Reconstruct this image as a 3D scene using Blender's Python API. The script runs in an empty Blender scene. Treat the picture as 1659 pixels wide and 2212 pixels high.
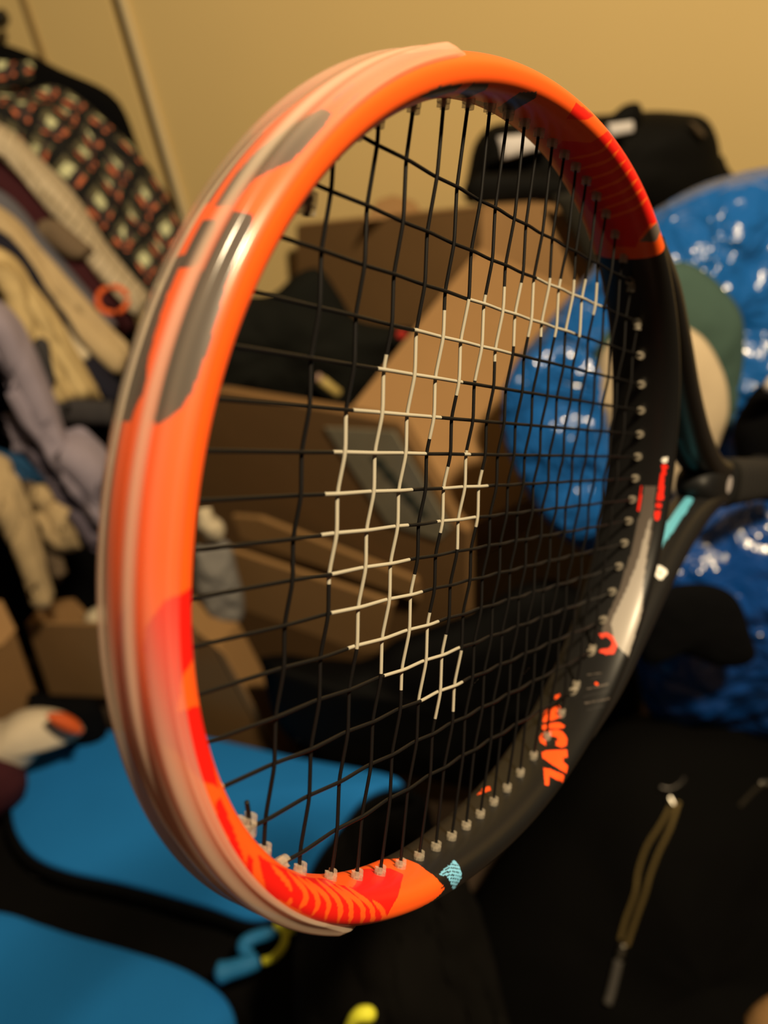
import bpy, bmesh, math, random
import numpy as np
from mathutils import Vector, Matrix, noise
random.seed(7)
SC = bpy.context.scene
COL = SC.collection
# ------------------------------------------------------------------ camera
CAM = np.array([0.0, 0.0, 1.25])
FPX, IW, IH = 2001.18, 1659.0, 2212.0
PITCH, ROLL = math.radians(30), math.radians(12.5)
FWD = np.array([0, math.cos(PITCH), -math.sin(PITCH)]); _dn = np.array([0, -math.sin(PITCH), -math.cos(PITCH)]); _rt = np.array([1.0, 0, 0])
CX = math.cos(ROLL)*_rt+math.sin(ROLL)*_dn; CY = -math.sin(ROLL)*_rt+math.cos(ROLL)*_dn
cd = bpy.data.cameras.new('camera'); cam = bpy.data.objects.new('camera', cd); COL.objects.link(cam)
cd.sensor_fit = 'VERTICAL'; cd.sensor_height = 36.0; cd.lens = 36.0*FPX/IH
cd.clip_start = 0.02; cd.clip_end = 50
cd.dof.use_dof = True; cd.dof.focus_distance = 0.285; cd.dof.aperture_fstop = 8.5
mw = Matrix.Identity(4)
for i in range(3):
    mw[i][0], mw[i][1], mw[i][2], mw[i][3] = CX[i], -CY[i], -FWD[i], CAM[i]
cam.matrix_world = mw
SC.camera = cam
# ------------------------------------------------------------------ light
wd = bpy.data.worlds.new('world'); SC.world = wd; wd.use_nodes = True
wd.node_tree.nodes['Background'].inputs[0].default_value = (1.0, 0.74, 0.45, 1)
wd.node_tree.nodes['Background'].inputs[1].default_value = 0.045
def lamp(name, loc, watts, col, size):
    l = bpy.data.lights.new(name, 'POINT'); l.energy = watts; l.color = col; l.shadow_soft_size = size
    o = bpy.data.objects.new(name, l); o.location = loc; COL.objects.link(o); return o
lamp('ceiling_lamp', (0.70, -0.32, 2.34), 245, (1.0, 0.78, 0.48), 0.085)
SC.view_settings.view_transform = 'Standard'; SC.view_settings.look = 'None'
SC.view_settings.gamma = 1.0; SC.view_settings.use_curve_mapping = False
SC.view_settings.exposure = 0.0
# ------------------------------------------------------------------ helpers
def ray(x, y):
    return CX*(x-IW/2)/FPX+CY*(y-IH/2)/FPX+FWD
def on_y(x, y, Y): d = ray(x, y); return CAM+d*(Y/d[1])
def on_z(x, y, Z): d = ray(x, y); return CAM+d*((Z-CAM[2])/d[2])
def on_plane(x, y, P, N): d = ray(x, y); return CAM+d*(np.dot(np.asarray(P)-CAM, N)/np.dot(d, N))
def mat(name, col, rough=.6, bump=0.0, bscale=200, var=0.0, vscale=8, spec=.3, metal=0, coat=0, stretch=None):
    m = bpy.data.materials.new(name); m.use_nodes = True; nt = m.node_tree; b = nt.nodes['Principled BSDF']
    b.inputs['Base Color'].default_value = (*col, 1); b.inputs['Roughness'].default_value = rough
    b.inputs['Specular IOR Level'].default_value = spec; b.inputs['Metallic'].default_value = metal; b.inputs['Coat Weight'].default_value = coat
    if var or bump:
        tc = nt.nodes.new('ShaderNodeTexCoord')
    if var:
        n = nt.nodes.new('ShaderNodeTexNoise'); n.inputs['Scale'].default_value = vscale; n.inputs['Detail'].default_value = 4
        nt.links.new(tc.outputs['Object'], n.inputs['Vector'])
        mr = nt.nodes.new('ShaderNodeMapRange'); mr.inputs[3].default_value = 1-var; mr.inputs[4].default_value = 1+var
        nt.links.new(n.outputs['Fac'], mr.inputs[0])
        mx = nt.nodes.new('ShaderNodeVectorMath'); mx.operation = 'SCALE'; mx.inputs[0].default_value = col
        nt.links.new(mr.outputs[0], mx.inputs['Scale']); nt.links.new(mx.outputs[0], b.inputs['Base Color'])
    if bump:
        n2 = nt.nodes.new('ShaderNodeTexNoise'); n2.inputs['Scale'].default_value = bscale; n2.inputs['Detail'].default_value = 3
        nt.links.new(tc.outputs['Object'], n2.inputs['Vector'])
        bp = nt.nodes.new('ShaderNodeBump'); bp.inputs['Strength'].default_value = bump; bp.inputs['Distance'].default_value = .002
        nt.links.new(n2.outputs['Fac'], bp.inputs['Height']); nt.links.new(bp.outputs[0], b.inputs['Normal'])
    return m
def link(name, me, m=None, parent=None, smooth=True):
    o = bpy.data.objects.new(name, me); COL.objects.link(o)
    if m is not None:
        for q in (m if isinstance(m, (list, tuple)) else [m]): me.materials.append(q)
    if parent is not None: o.parent = parent
    if smooth:
        me.polygons.foreach_set('use_smooth', [True]*len(me.polygons))
    return o
def tag(o, label=None, cat=None, group=None, kind=None):
    if label: o['label'] = label
    if cat: o['category'] = cat
    if group: o['group'] = group
    if kind: o['kind'] = kind
    return o
def empty(name, loc, label, cat, group=None):
    o = bpy.data.objects.new(name, None); COL.objects.link(o); o.location = loc; o.empty_display_size = .05
    return tag(o, label, cat, group)
def mesh_from(name, V, F):
    me = bpy.data.meshes.new(name); me.from_pydata([tuple(map(float, v)) for v in V], [], F); me.update(); return me
def grid_mesh(name, P, wrap_u=False, wrap_v=False, caps=False):
    n, m = P.shape[:2]; F = []
    i = np.arange(n if wrap_u else n-1); j = np.arange(m if wrap_v else m-1)
    I, J = np.meshgrid(i, j, indexing='ij'); I2 = (I+1) % n; J2 = (J+1) % m
    Q = np.stack([I*m+J, I2*m+J, I2*m+J2, I*m+J2], -1).reshape(-1, 4)
    me = bpy.data.meshes.new(name); V = P.reshape(-1, 3)
    F = Q.tolist()
    if caps: F += [list(range(m))[::-1] if not caps == 'flip' else list(range(m)), [(n-1)*m+k for k in range(m)]]
    me.from_pydata(V.tolist(), [], F); me.update()
    return me
def fix_normals(me):
    bm = bmesh.new(); bm.from_mesh(me); bmesh.ops.recalc_face_normals(bm, faces=bm.faces); bm.to_mesh(me); bm.free(); return me
def tube(name, pts, r, m, parent=None, seg=10, taper=None):
    pts = np.asarray(pts, float); n = len(pts); g = np.gradient(pts, axis=0); g /= np.linalg.norm(g, axis=1)[:, None]+1e-12
    up = np.array([0, 0, 1.0]) if abs(g[0][2]) < .9 else np.array([1.0, 0, 0]); P = np.zeros((n, seg, 3))
    for i in range(n):
        a = np.cross(g[i], up); a /= np.linalg.norm(a)+1e-12; b = np.cross(g[i], a); up = -np.cross(g[i], a) if False else up
        rr = r if taper is None else r*taper[i]
        for k in range(seg):
            t = 2*math.pi*k/seg; P[i, k] = pts[i]+rr*(math.cos(t)*a+math.sin(t)*b)
    return link(name, fix_normals(grid_mesh(name, P, wrap_v=True, caps=True)), m, parent)
def fbm(p, sc, oct=3):
    v = 0; a = 1
    for _ in range(oct): v += a*noise.noise(Vector(p)*sc); sc *= 2; a *= .5
    return v
# ---------------------------------------------------------------- racket geometry (metres in the racket's own frame: x along the racket, y across, z out of the string bed)
HA, HB, HN, HU = 0.159, 0.1246, 2.10, -0.0009      # inner rim superellipse
FW = 0.0115                                         # frame thickness in the string plane
def hoop_curve(n=1600):
    t = np.linspace(0, 2*np.pi, 8*n+1); c, s = np.cos(t), np.sin(t)
    x = HU + HA*np.sign(c)*np.abs(c)**(2/HN); y = HB*np.sign(s)*np.abs(s)**(2/HN)
    d = np.concatenate([[0], np.cumsum(np.hypot(np.diff(x), np.diff(y)))])
    q = np.linspace(0, d[-1], n, endpoint=False)
    o = np.stack([np.interp(q, d, x), np.interp(q, d, y)], 1)
    for _ in range(6):
        o = (np.roll(o, 1, 0)+2*o+np.roll(o, -1, 0))/4
    g = np.roll(o, -1, 0)-np.roll(o, 1, 0); g /= np.linalg.norm(g, axis=1)[:, None]
    return o, np.stack([g[:, 1], -g[:, 0]], 1), q*1000
def half_height(x):
    u = x/0.15
    return np.clip(0.01297+0.00337*u+0.0004*u*u, 0.007, 0.0165)
def section(phi, q=2.5):
    c, s = np.cos(phi), np.sin(phi)
    return .5+.5*np.sign(c)*np.abs(c)**(2/q), np.sign(s)*np.abs(s)**(2/q)
def phi_table(m, q=2.5):                             # angles spaced evenly along the section's own perimeter
    p = np.linspace(0, 2*np.pi, 4001); r, z = section(p, q); X = r*FW; Z = z*.0135
    d = np.concatenate([[0], np.cumsum(np.hypot(np.diff(X), np.diff(Z)))])
    return np.interp(np.linspace(0, d[-1], m, endpoint=False), d, p)
def hoop_points(n, m, grow=0.0):
    o, nr, s = hoop_curve(n); ph = phi_table(m); r, z = section(ph)
    h = half_height(o[:, 0])
    P = np.zeros((n, m, 3))
    P[:, :, :2] = o[:, None, :]+nr[:, None, :]*(FW*r)[None, :, None]
    P[:, :, 2] = h[:, None]*z[None, :]
    return P, s, np.degrees(ph)
def spline(pts, n):
    pts = np.array(pts, float); k = len(pts); P = np.vstack([2*pts[0]-pts[1], pts, 2*pts[-1]-pts[-2]]); out = []
    for i in range(k-1):
        a, b, c, d = P[i:i+4]
        for t in np.linspace(0, 1, n, endpoint=False):
            out.append(.5*((2*b)+(c-a)*t+(2*a-5*b+4*c-d)*t*t+(3*b-a-3*c+d)*t**3))
    out.append(pts[-1]); return np.array(out)
# throat arm: x, y, width in plane, half height
ARM = [(.100, .108, .012, .0150), (.135, .0945, .013, .0148), (.170, .0740, .014, .0140), (.205, .0515, .0150, .0132), (.240, .0320, .016, .0128), (.270, .0190, .0165, .0128), (.300, .0105, .0165, .0126), (.335, .0075, .0155, .0125)]
def arm_points(side, n=40, m=64):
    c = spline(ARM, n); xy = c[:, :2]*np.array([1, side])
    g = np.gradient(xy, axis=0); g /= np.linalg.norm(g, axis=1)[:, None]
    nr = np.stack([g[:, 1], -g[:, 0]], 1)*(-side)     # pointing away from the racket's axis
    ph = np.linspace(0, 2*np.pi, m, endpoint=False); r, z = section(ph, 2.8)
    P = np.zeros((len(c), m, 3))
    P[:, :, :2] = xy[:, None, :]+nr[:, None, :]*((r-.5)[None, :]*c[:, 2:3])[:, :, None]
    P[:, :, 2] = c[:, 3:4]*z[None, :]
    s = np.concatenate([[0], np.cumsum(np.linalg.norm(np.diff(xy, axis=0), axis=1))])*1000
    return P, s, np.degrees(ph)
MAIN_Y = [93.3, 77.91, 63.79, 50.74, 38.56, 27.06, 16.04, 5.31, -5.31, -16.04, -27.06, -38.56, -50.74, -63.79, -77.91, -93.3]
CROSS_X = [-117.49, -100.39, -84.46, -69.56, -55.54, -42.27, -29.59, -17.38, -5.49, 6.22, 17.9, 29.69, 41.72, 54.14, 67.09, 80.71, 95.14, 110.53, 127.02]
CROSS_INK = {1: [(26.3, -18.8)], 2: [(42.7, -39.0)], 3: [(51.5, -49.2)], 4: [(58.4, 20.5), (-20.8, -57.4)], 5: [(63.6, 34.3), (12.1, -8.8), (-34.7, -64.5)], 6: [(66.8, 39.7), (17.3, -15.1), (-43.9, -73.0)], 7: [(71.2, 46.9), (10.9, -8.4), (-51.4, -73.3)], 8: [(74.4, 53.2)], 9: [(77.5, 57.7)], 10: [(79.8, 59.0)], 11: [(81.4, 60.3)], 12: [(83.1, 63.6)], 13: [(85.4, 63.1)], 14: [(86.1, 73.4)]}
MAIN_INK = {1: [(5.7, 75.2)], 2: [(-40.8, 49.5)], 3: [(-72.6, -3.6)], 4: [(-89.0, -38.9)], 5: [(-98.9, -50.3)], 6: [(-104.9, -57.8), (-32.8, -28.8)], 7: [(-107.2, -63.0), (-45.0, -12.0)], 8: [(-106.7, -62.9), (-44.9, -15.8)], 9: [(-100.9, -59.4)], 10: [(-98.1, -49.8)], 11: [(-88.1, -36.3)], 12: [(-66.7, -15.7)], 13: [(-42.7, -13.0)]}
TAILS = [[-126.1, -77.7], [-128.1, -69.6], [-126.1, 73.8], [-126.9, 69.9]]
PAINT = [
 ('h', 'red', [(461.6,122),(461.6,93),(462.3,82),(462.3,67),(463.0,54),(464.1,47),(465.1,41),(466.1,35),(467.2,29),(468.2,24),(469.6,23),(471.0,21),(472.7,19),(473.8,21),(475.2,21),(476.6,21),(477.9,21),(479.3,21),(480.7,22),(482.1,22),(483.5,21),(484.9,21),(486.3,21),(487.7,21),(489.4,21),(490.8,23),(492.2,24),(493.2,36),(494.3,48),(495.6,53),(497.0,58),(498.4,61),(500.5,68),(502.6,77),(504.3,86),(506.1,93),(508.5,103),(506.8,106),(505.0,109),(503.6,114),(501.9,116),(500.2,117),(498.4,119),(497.0,125),(495.3,126),(493.6,127),(491.5,124),(489.4,120),(487.3,114),(485.9,92),(485.6,80),(485.2,64),(483.5,68),(482.1,73),(480.4,75),(479.0,80),(477.9,87),(477.2,93),(476.6,103),(476.2,121),(474.8,124),(473.1,121),(471.7,122),(470.0,121),(468.6,122),(466.8,120),(465.4,121),(463.4,120)]),
 ('h', 'red', [(463.7,2),(465.1,-1),(466.5,-5),(468.2,-10),(469.6,-10),(471.0,-10),(472.4,-10),(474.1,-12),(475.5,-12),(476.9,-11),(478.3,-10),(479.7,-8),(481.1,-8),(482.5,-7),(483.8,-7),(486.3,-3),(484.5,-1),(483.2,-1),(481.8,0),(480.0,1),(478.6,1),(477.2,2),(475.9,3),(474.5,3),(473.4,3),(472.0,3),(470.7,3),(469.3,3),(468.2,2),(466.5,2),(465.1,2)]),
 ('h', 'red', [(510.6,99),(512.7,98),(515.1,96),(517.2,95),(519.6,94),(522.0,91),(524.8,89),(527.2,86),(529.3,82),(531.7,78),(534.5,73),(532.1,74),(529.7,75),(527.2,75),(525.1,75),(522.4,77),(519.9,78),(517.5,78),(515.1,78),(512.7,82),(510.2,86)]),
 ('h', 'red', [(530.4,91),(533.5,91),(535.2,82),(537.3,70),(533.5,71),(531.7,82)]),
 ('h', 'red', [(533.8,105),(539.4,113),(547.4,132),(552.9,142),(557.8,147),(566.5,162),(573.7,170),(582.8,179),(589.0,181),(589.0,168),(592.1,163),(595.6,157),(603.2,176),(612.3,188),(621.3,208),(623.4,201),(625.8,195),(628.2,190),(630.7,185),(630.7,177),(631.0,167),(624.8,152),(619.6,135),(616.1,119),(613.0,106),(611.2,94),(610.2,84),(610.9,63),(608.1,54),(605.3,46),(601.9,45),(596.6,52),(592.5,54),(589.7,49),(583.5,58),(578.6,59),(574.1,59),(569.6,66),(565.8,68),(561.9,71),(558.5,71),(555.3,71),(552.2,70),(549.1,67),(546.3,64),(543.9,73),(541.5,81),(539.4,87),(537.3,92),(535.6,98)]),
 ('h', 'orange', [(542.2,117),(543.9,119),(545.6,120),(547.4,121),(548.4,119),(549.8,117),(550.8,114),(551.9,112),(552.6,109),(553.3,106),(553.6,103),(554.3,100),(555.0,96),(554.7,95),(553.6,95),(552.6,96),(551.5,96),(550.8,99),(549.8,100),(548.8,102),(547.7,103),(546.7,105),(545.3,106),(543.9,107),(542.8,110),(541.5,113)]),
 ('h', 'orange', [(554.3,143),(555.3,138),(557.1,136),(558.5,132),(560.2,130),(561.2,124),(561.9,119),(562.6,113),(563.0,109),(563.3,105),(563.7,100),(563.7,96),(563.7,93),(563.7,89),(563.7,86),(563.0,84),(562.6,80),(562.3,77),(562.3,73),(561.6,74),(561.2,78),(561.2,82),(561.2,85),(561.2,88),(561.2,90),(561.2,92),(561.2,94),(561.2,96),(560.9,99),(560.6,102),(560.2,105),(559.5,107),(558.5,110),(557.1,114),(555.7,119),(554.7,124),(553.3,128),(552.6,135)]),
 ('h', 'orange', [(561.6,150),(562.6,147),(564.0,144),(565.4,141),(566.8,137),(567.8,133),(568.5,128),(568.9,122),(569.2,116),(569.6,110),(569.9,106),(570.3,100),(570.6,96),(570.6,92),(570.6,88),(570.3,85),(569.9,81),(569.6,77),(569.6,71),(568.9,73),(568.5,78),(568.2,82),(568.2,86),(568.2,89),(568.2,92),(567.8,94),(567.8,96),(567.5,100),(567.1,103),(566.5,107),(566.1,112),(565.4,114),(564.4,119),(563.3,122),(562.3,127),(560.9,131),(559.9,135),(559.5,142)]),
 ('h', 'orange', [(568.5,159),(569.2,153),(569.9,147),(571.3,144),(572.4,138),(573.4,134),(574.1,128),(574.8,124),(575.1,119),(575.5,113),(575.8,109),(576.2,105),(576.5,99),(576.5,94),(576.5,90),(576.5,86),(576.5,80),(576.9,73),(577.6,64),(576.9,66),(575.5,74),(575.1,81),(574.4,86),(574.4,90),(574.1,93),(573.7,96),(573.4,100),(573.4,103),(573.0,106),(572.4,109),(572.0,113),(571.0,116),(569.9,120),(568.9,125),(567.8,130),(566.8,136),(566.1,143),(566.1,151)]),
 ('h', 'orange', [(581.4,178),(580.0,170),(578.9,159),(579.3,152),(580.0,146),(580.3,138),(581.0,132),(581.4,125),(581.7,119),(582.1,113),(582.4,107),(582.8,103),(583.1,98),(583.5,92),(583.5,88),(583.5,84),(583.8,77),(584.2,70),(585.5,58),(584.5,60),(583.1,70),(582.1,78),(581.7,84),(581.0,88),(580.7,92),(580.3,95),(580.0,99),(579.6,103),(579.3,107),(578.9,110),(578.3,116),(577.6,120),(576.9,126),(575.8,132),(575.5,140),(575.1,148),(575.8,159),(578.3,172)]),
 ('h', 'orange', [(585.9,175),(585.2,167),(585.2,159),(585.9,152),(586.6,144),(587.3,136),(588.0,130),(588.3,122),(588.7,116),(588.7,109),(589.0,105),(589.0,99),(589.4,94),(589.7,90),(590.1,86),(590.1,81),(590.1,75),(590.7,67),(592.1,56),(591.1,58),(589.4,70),(588.3,77),(588.0,82),(587.3,87),(586.9,90),(586.6,94),(586.6,98),(586.2,102),(585.9,106),(585.9,110),(585.2,114),(584.8,120),(583.8,125),(583.1,133),(582.1,140),(581.7,149),(582.1,159),(583.5,170)]),
 ('h', 'orange', [(589.7,174),(589.0,164),(589.4,154),(590.4,146),(591.4,136),(592.8,128),(593.9,120),(594.6,113),(595.3,106),(596.0,100),(596.3,95),(596.3,92),(596.6,89),(597.0,85),(597.3,80),(597.3,74),(597.7,67),(598.4,59),(601.2,43),(599.4,48),(596.3,66),(595.3,73),(594.9,78),(594.6,82),(594.2,86),(593.9,89),(593.5,92),(593.2,95),(593.2,98),(592.8,102),(592.1,106),(591.1,112),(589.7,119),(588.3,126),(587.3,136),(586.6,147),(586.6,158),(588.0,170)]),
 ('h', 'orange', [(594.6,172),(593.9,162),(594.6,153),(595.3,143),(596.6,135),(598.0,126),(599.1,117),(600.1,110),(600.8,103),(601.5,96),(601.9,92),(602.5,88),(602.9,84),(603.6,78),(603.9,71),(604.3,66),(604.6,59),(606.0,49),(605.7,48),(605.3,47),(602.2,64),(601.5,70),(600.8,75),(600.5,80),(600.5,81),(600.1,85),(599.8,88),(599.1,92),(598.7,95),(598.4,99),(597.3,105),(596.6,110),(595.3,117),(593.5,125),(592.5,135),(591.8,146),(591.8,156),(592.8,168)]),
 ('h', 'orange', [(601.2,122),(601.9,120),(602.9,116),(603.6,113),(604.6,110),(605.3,106),(606.0,102),(606.7,98),(607.4,94),(608.4,90),(608.8,87),(609.5,84),(610.2,78),(610.9,71),(611.6,63),(611.6,59),(611.9,54),(612.3,49),(611.2,52),(609.1,60),(608.1,67),(607.8,73),(607.4,75),(607.1,80),(607.1,81),(606.7,84),(606.4,86),(605.7,88),(605.3,91),(604.6,93),(603.9,96),(603.2,99),(602.5,103),(601.9,107),(601.2,112),(600.8,116),(600.5,121)]),
 ('h', 'orange', [(555.3,68),(555.0,71),(555.0,73),(555.0,75),(555.0,77),(555.0,78),(555.0,80),(555.0,82),(555.0,84),(555.0,86),(555.7,87),(556.0,86),(556.4,85),(557.1,84),(557.1,82),(557.4,80),(557.4,77),(557.4,74),(557.4,71),(557.1,70),(556.7,68),(556.4,67),(556.0,67)]),
 ('h', 'orange', [(607.1,181),(614.7,192),(623.0,209),(630.3,220),(638.3,235),(634.5,236),(630.0,234),(625.5,232),(615.7,213),(607.1,200),(597.3,186),(586.6,167),(589.7,164),(592.8,162),(595.6,157)]),
 ('h', 'red', [(232.2,81),(227.3,81),(221.8,78),(216.2,74),(222.8,100),(226.7,112),(230.1,121),(233.2,130),(234.6,114),(234.3,98)]),
 ('h', 'red', [(202.7,73),(196.8,67),(191.9,67),(187.4,67),(183.3,68),(178.8,68),(174.6,70),(170.1,70),(166.3,71),(162.1,71),(158.3,73),(154.1,73),(150.3,74),(146.5,74),(142.7,74),(138.8,75),(143.3,116),(140.6,134),(137.1,149),(131.2,162),(131.9,173),(132.2,181),(132.6,190),(136.4,195),(140.6,196),(144.4,198),(148.6,198),(152.4,201),(156.5,204),(160.4,206),(164.5,208),(168.7,210),(172.9,212),(177.4,213),(181.9,213),(186.4,213),(191.2,213),(198.2,208),(205.1,202),(211.4,184),(216.6,172),(215.2,164),(213.8,155),(211.7,146),(209.6,135),(209.6,119),(207.9,99)]),
 ('h', 'orange', [(198.9,87),(199.9,95),(200.3,103),(199.9,112),(199.9,121),(199.6,130),(199.6,138),(199.6,147),(199.6,157),(199.2,166),(199.2,174),(198.9,180),(198.5,187),(199.2,186),(200.3,180),(201.3,173),(202.0,163),(202.0,154),(202.0,145),(202.0,136),(202.0,128),(202.0,121),(202.4,113),(202.0,105),(201.3,96),(199.6,87)]),
 ('h', 'orange', [(191.2,88),(192.3,96),(192.3,105),(191.9,112),(191.9,120),(191.6,128),(191.6,137),(191.2,147),(190.9,156),(190.6,166),(190.2,175),(189.5,181),(188.8,188),(189.5,187),(190.9,180),(192.3,173),(193.3,164),(193.7,154),(193.7,145),(193.7,136),(194.0,127),(194.0,120),(194.4,113),(194.0,106),(193.3,98),(191.9,89)]),
 ('h', 'orange', [(183.3,88),(184.3,96),(184.7,106),(184.3,113),(184.3,122),(184.0,131),(183.6,139),(183.3,148),(182.6,158),(181.9,167),(181.2,175),(180.5,181),(179.4,188),(180.1,188),(181.9,180),(183.3,174),(184.3,165),(185.0,156),(185.3,147),(185.7,138),(186.0,131),(186.4,122),(186.7,116),(186.4,107),(185.3,98),(184.0,89)]),
 ('h', 'orange', [(176.0,86),(177.4,96),(177.4,106),(177.0,113),(176.7,122),(176.3,131),(175.6,140),(175.3,149),(174.6,159),(173.5,168),(172.9,176),(171.8,182),(170.8,189),(171.5,189),(173.2,181),(174.6,175),(176.0,166),(176.7,158),(177.4,148),(178.1,139),(178.4,132),(178.8,124),(179.1,116),(179.1,107),(178.4,98),(176.7,87)]),
 ('h', 'orange', [(168.3,85),(169.7,95),(169.7,105),(169.4,113),(169.0,121),(168.7,131),(168.0,139),(167.6,149),(167.0,159),(165.9,168),(165.2,176),(164.2,182),(163.1,190),(163.5,190),(165.2,182),(167.0,176),(168.3,167),(169.0,158),(169.7,148),(170.4,139),(170.8,131),(171.1,124),(171.5,116),(171.5,107),(170.8,96),(169.0,86)]),
 ('h', 'orange', [(161.7,86),(162.8,96),(163.1,106),(162.8,114),(162.4,124),(162.1,132),(161.7,141),(161.1,151),(160.4,160),(159.3,169),(158.6,177),(157.6,183),(156.5,191),(156.9,191),(158.6,183),(160.4,177),(161.7,168),(162.4,159),(163.1,150),(163.8,141),(164.2,133),(164.5,125),(164.9,117),(164.9,109),(164.2,99),(162.4,87)]),
 ('h', 'orange', [(153.4,73),(155.8,93),(156.2,102),(155.8,110),(155.8,120),(155.5,128),(154.8,138),(154.5,147),(153.8,158),(152.7,168),(152.0,177),(151.0,183),(149.9,192),(150.6,192),(152.0,183),(153.8,176),(155.1,167),(155.8,157),(156.5,147),(156.9,138),(157.2,130),(157.9,122),(157.9,114),(157.9,106),(157.2,95),(155.1,81)]),
 ('h', 'grey', [(139.9,86),(140.9,110),(139.5,127),(137.1,140),(134.7,152),(133.6,136),(131.9,116),(133.3,96),(132.9,75)]),
 ('h', 'dark', [(260.0,183),(264.8,170),(268.0,154),(269.3,139),(269.3,125),(264.8,117),(260.3,109),(258.2,124),(258.9,137),(258.2,152),(256.2,166),(252.7,179),(250.9,196)]),
 ('h', 'dark', [(292.9,174),(299.2,146),(299.5,128),(298.2,114),(293.6,117),(289.5,117),(287.7,135),(288.8,146),(287.4,162),(283.2,179)]),
 ('h', 'dark', [(326.3,113),(322.8,112),(319.7,109),(316.2,106),(312.4,109),(308.2,112),(304.1,114),(305.4,134),(308.6,137),(311.3,141),(314.5,144),(321.4,126)]),
 ('h', 'dark', [(276.3,180),(271.1,181),(266.9,180),(261.4,197),(264.1,204)]),
 ('h', 'dark', [(356.0,20),(357.0,44),(361.0,49),(370.0,50),(374.0,47),(376.0,38),(378.0,27),(381.0,13),(388.0,7),(388.0,-14),(380.0,-14),(372.0,-8),(364.0,4)]),
 ('h', 'dark', [(389.0,12),(389.0,42),(391.0,49),(398.0,51),(404.0,54),(410.0,60),(416.0,63),(421.0,61),(425.0,56),(428.0,46),(430.0,32),(432.0,14),(431.0,9),(410.0,10)]),
 ('h', 'dark', [(399.0,-19),(399.0,-85),(432.0,-85),(432.0,-19),(429.0,-15),(427.0,-9),(424.0,-8),(421.0,-14),(408.0,-20)]),
 ('h', 'dark', [(391.0,-21),(391.0,-1),(393.0,2),(401.0,2),(402.0,-1),(402.0,-21)]),
 ('h', 'dark', [(364.0,-30),(386.0,-30),(386.0,-85),(364.0,-85)]),
 ('h', 'dark', [(343.0,19),(352.0,20),(353.0,27),(344.0,25)]),
 ('h', 'dark', [(346.0,44),(356.0,50),(356.0,53),(347.0,48)]),
 ('h', 'taupe', [(823.0,147),(821.2,130),(820.5,99),(824.7,103),(828.9,106),(833.0,107),(836.8,107),(840.3,109),(844.1,107),(847.2,114),(850.4,120),(853.5,125),(856.6,130),(859.7,133),(863.6,134),(867.0,136),(870.5,137),(874.0,138),(877.8,138),(881.3,139),(884.7,140),(888.2,141),(891.7,143),(895.1,144),(898.3,146),(901.7,147),(2.8,147),(2.1,168),(900.7,168),(897.2,169),(893.4,169),(889.9,169),(886.1,170),(882.3,170),(878.5,170),(874.3,170),(870.5,170),(867.4,172),(863.9,172),(860.8,173),(857.3,173),(854.2,174),(850.7,174),(847.2,175),(843.8,176),(840.3,177),(836.8,178),(833.4,178),(829.5,179),(826.1,176),(825.4,157)]),
 ('h', 'grey_shine', [(823.0,147),(821.2,130),(820.5,99),(824.7,103),(828.9,106),(833.0,107),(836.5,110),(840.3,110),(843.8,112),(847.2,119),(850.7,124),(854.2,130),(857.7,133),(861.1,135),(864.3,137),(867.4,139),(870.9,140),(874.0,141),(877.1,143),(880.6,144),(885.1,145),(889.6,146),(887.9,150),(883.0,152),(878.5,154),(875.0,155),(871.5,156),(868.4,156),(864.9,157),(861.1,159),(857.7,161),(853.8,162),(850.0,164),(846.2,166),(842.0,168),(837.5,170),(833.0,170),(826.8,159)]),  # pale core: gloss highlight painted onto the dark grey lacquer
 ('h', 'red2', [(826.4,180),(828.2,172),(826.8,159),(823.3,147),(818.4,146),(816.7,160),(817.1,173),(818.8,170),(820.2,159),(823.0,156),(825.0,162),(826.1,171),(824.3,176)]),
 ('h', 'taupe', [(803.2,175),(804.9,165),(806.6,154),(806.3,153),(804.6,164),(802.8,174)]),
 ('h', 'taupe', [(795.5,166),(797.6,156),(800.0,145),(802.5,131),(801.8,130),(799.3,143),(797.3,155),(795.2,164)]),
 ('h', 'taupe', [(787.5,159),(790.0,145),(792.8,128),(796.6,105),(796.2,102),(792.4,127),(789.6,144),(786.9,157)]),
 ('h', 'darkgrey', [(801.8,167),(804.9,152),(804.2,151),(801.1,165)]),
 ('h', 'darkgrey', [(791.0,165),(793.1,156),(794.8,146),(797.3,134),(799.7,119),(799.3,116),(796.6,132),(794.5,144),(792.4,155),(790.3,164)]),
 ('h', 'darkgrey', [(784.4,148),(787.5,133),(791.4,110),(791.0,107),(787.2,131),(783.7,147)]),
 ('h', 'letter', [(742.1,159),(743.1,148),(743.8,130),(745.9,102),(743.5,88),(740.0,119),(739.3,139),(734.4,126),(733.1,134),(737.2,147)]),
 ('h', 'letter', [(750.8,176),(752.8,172),(754.6,163),(756.3,152),(758.4,141),(754.6,130),(752.8,138),(750.8,130),(751.1,114),(747.6,100),(745.9,128),(745.9,147),(747.6,170)]),
 ('h', 'letter', [(755.6,176),(756.7,183),(759.4,188),(762.9,189),(764.6,185),(767.1,176),(767.1,166),(764.3,153),(760.5,147),(757.7,153),(758.0,164),(760.5,168),(760.8,164),(762.9,170),(762.9,176),(761.2,180),(758.7,180)]),
 ('h', 'letter', [(765.3,192),(767.4,195),(769.2,187),(771.9,178),(770.9,169),(769.5,168),(767.1,180),(766.7,183),(764.6,190)]),
 ('h', 'letter', [(769.2,197),(773.7,204),(777.1,204),(779.6,195),(781.6,187),(779.6,181),(775.1,179),(771.9,185)]),
 ('h', 'letter', [(785.1,201),(786.9,202),(788.6,195),(787.5,194),(784.8,197)]),
 ('h', 'letter', [(799.3,158),(800.7,156),(800.0,151),(799.0,152)]),
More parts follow.
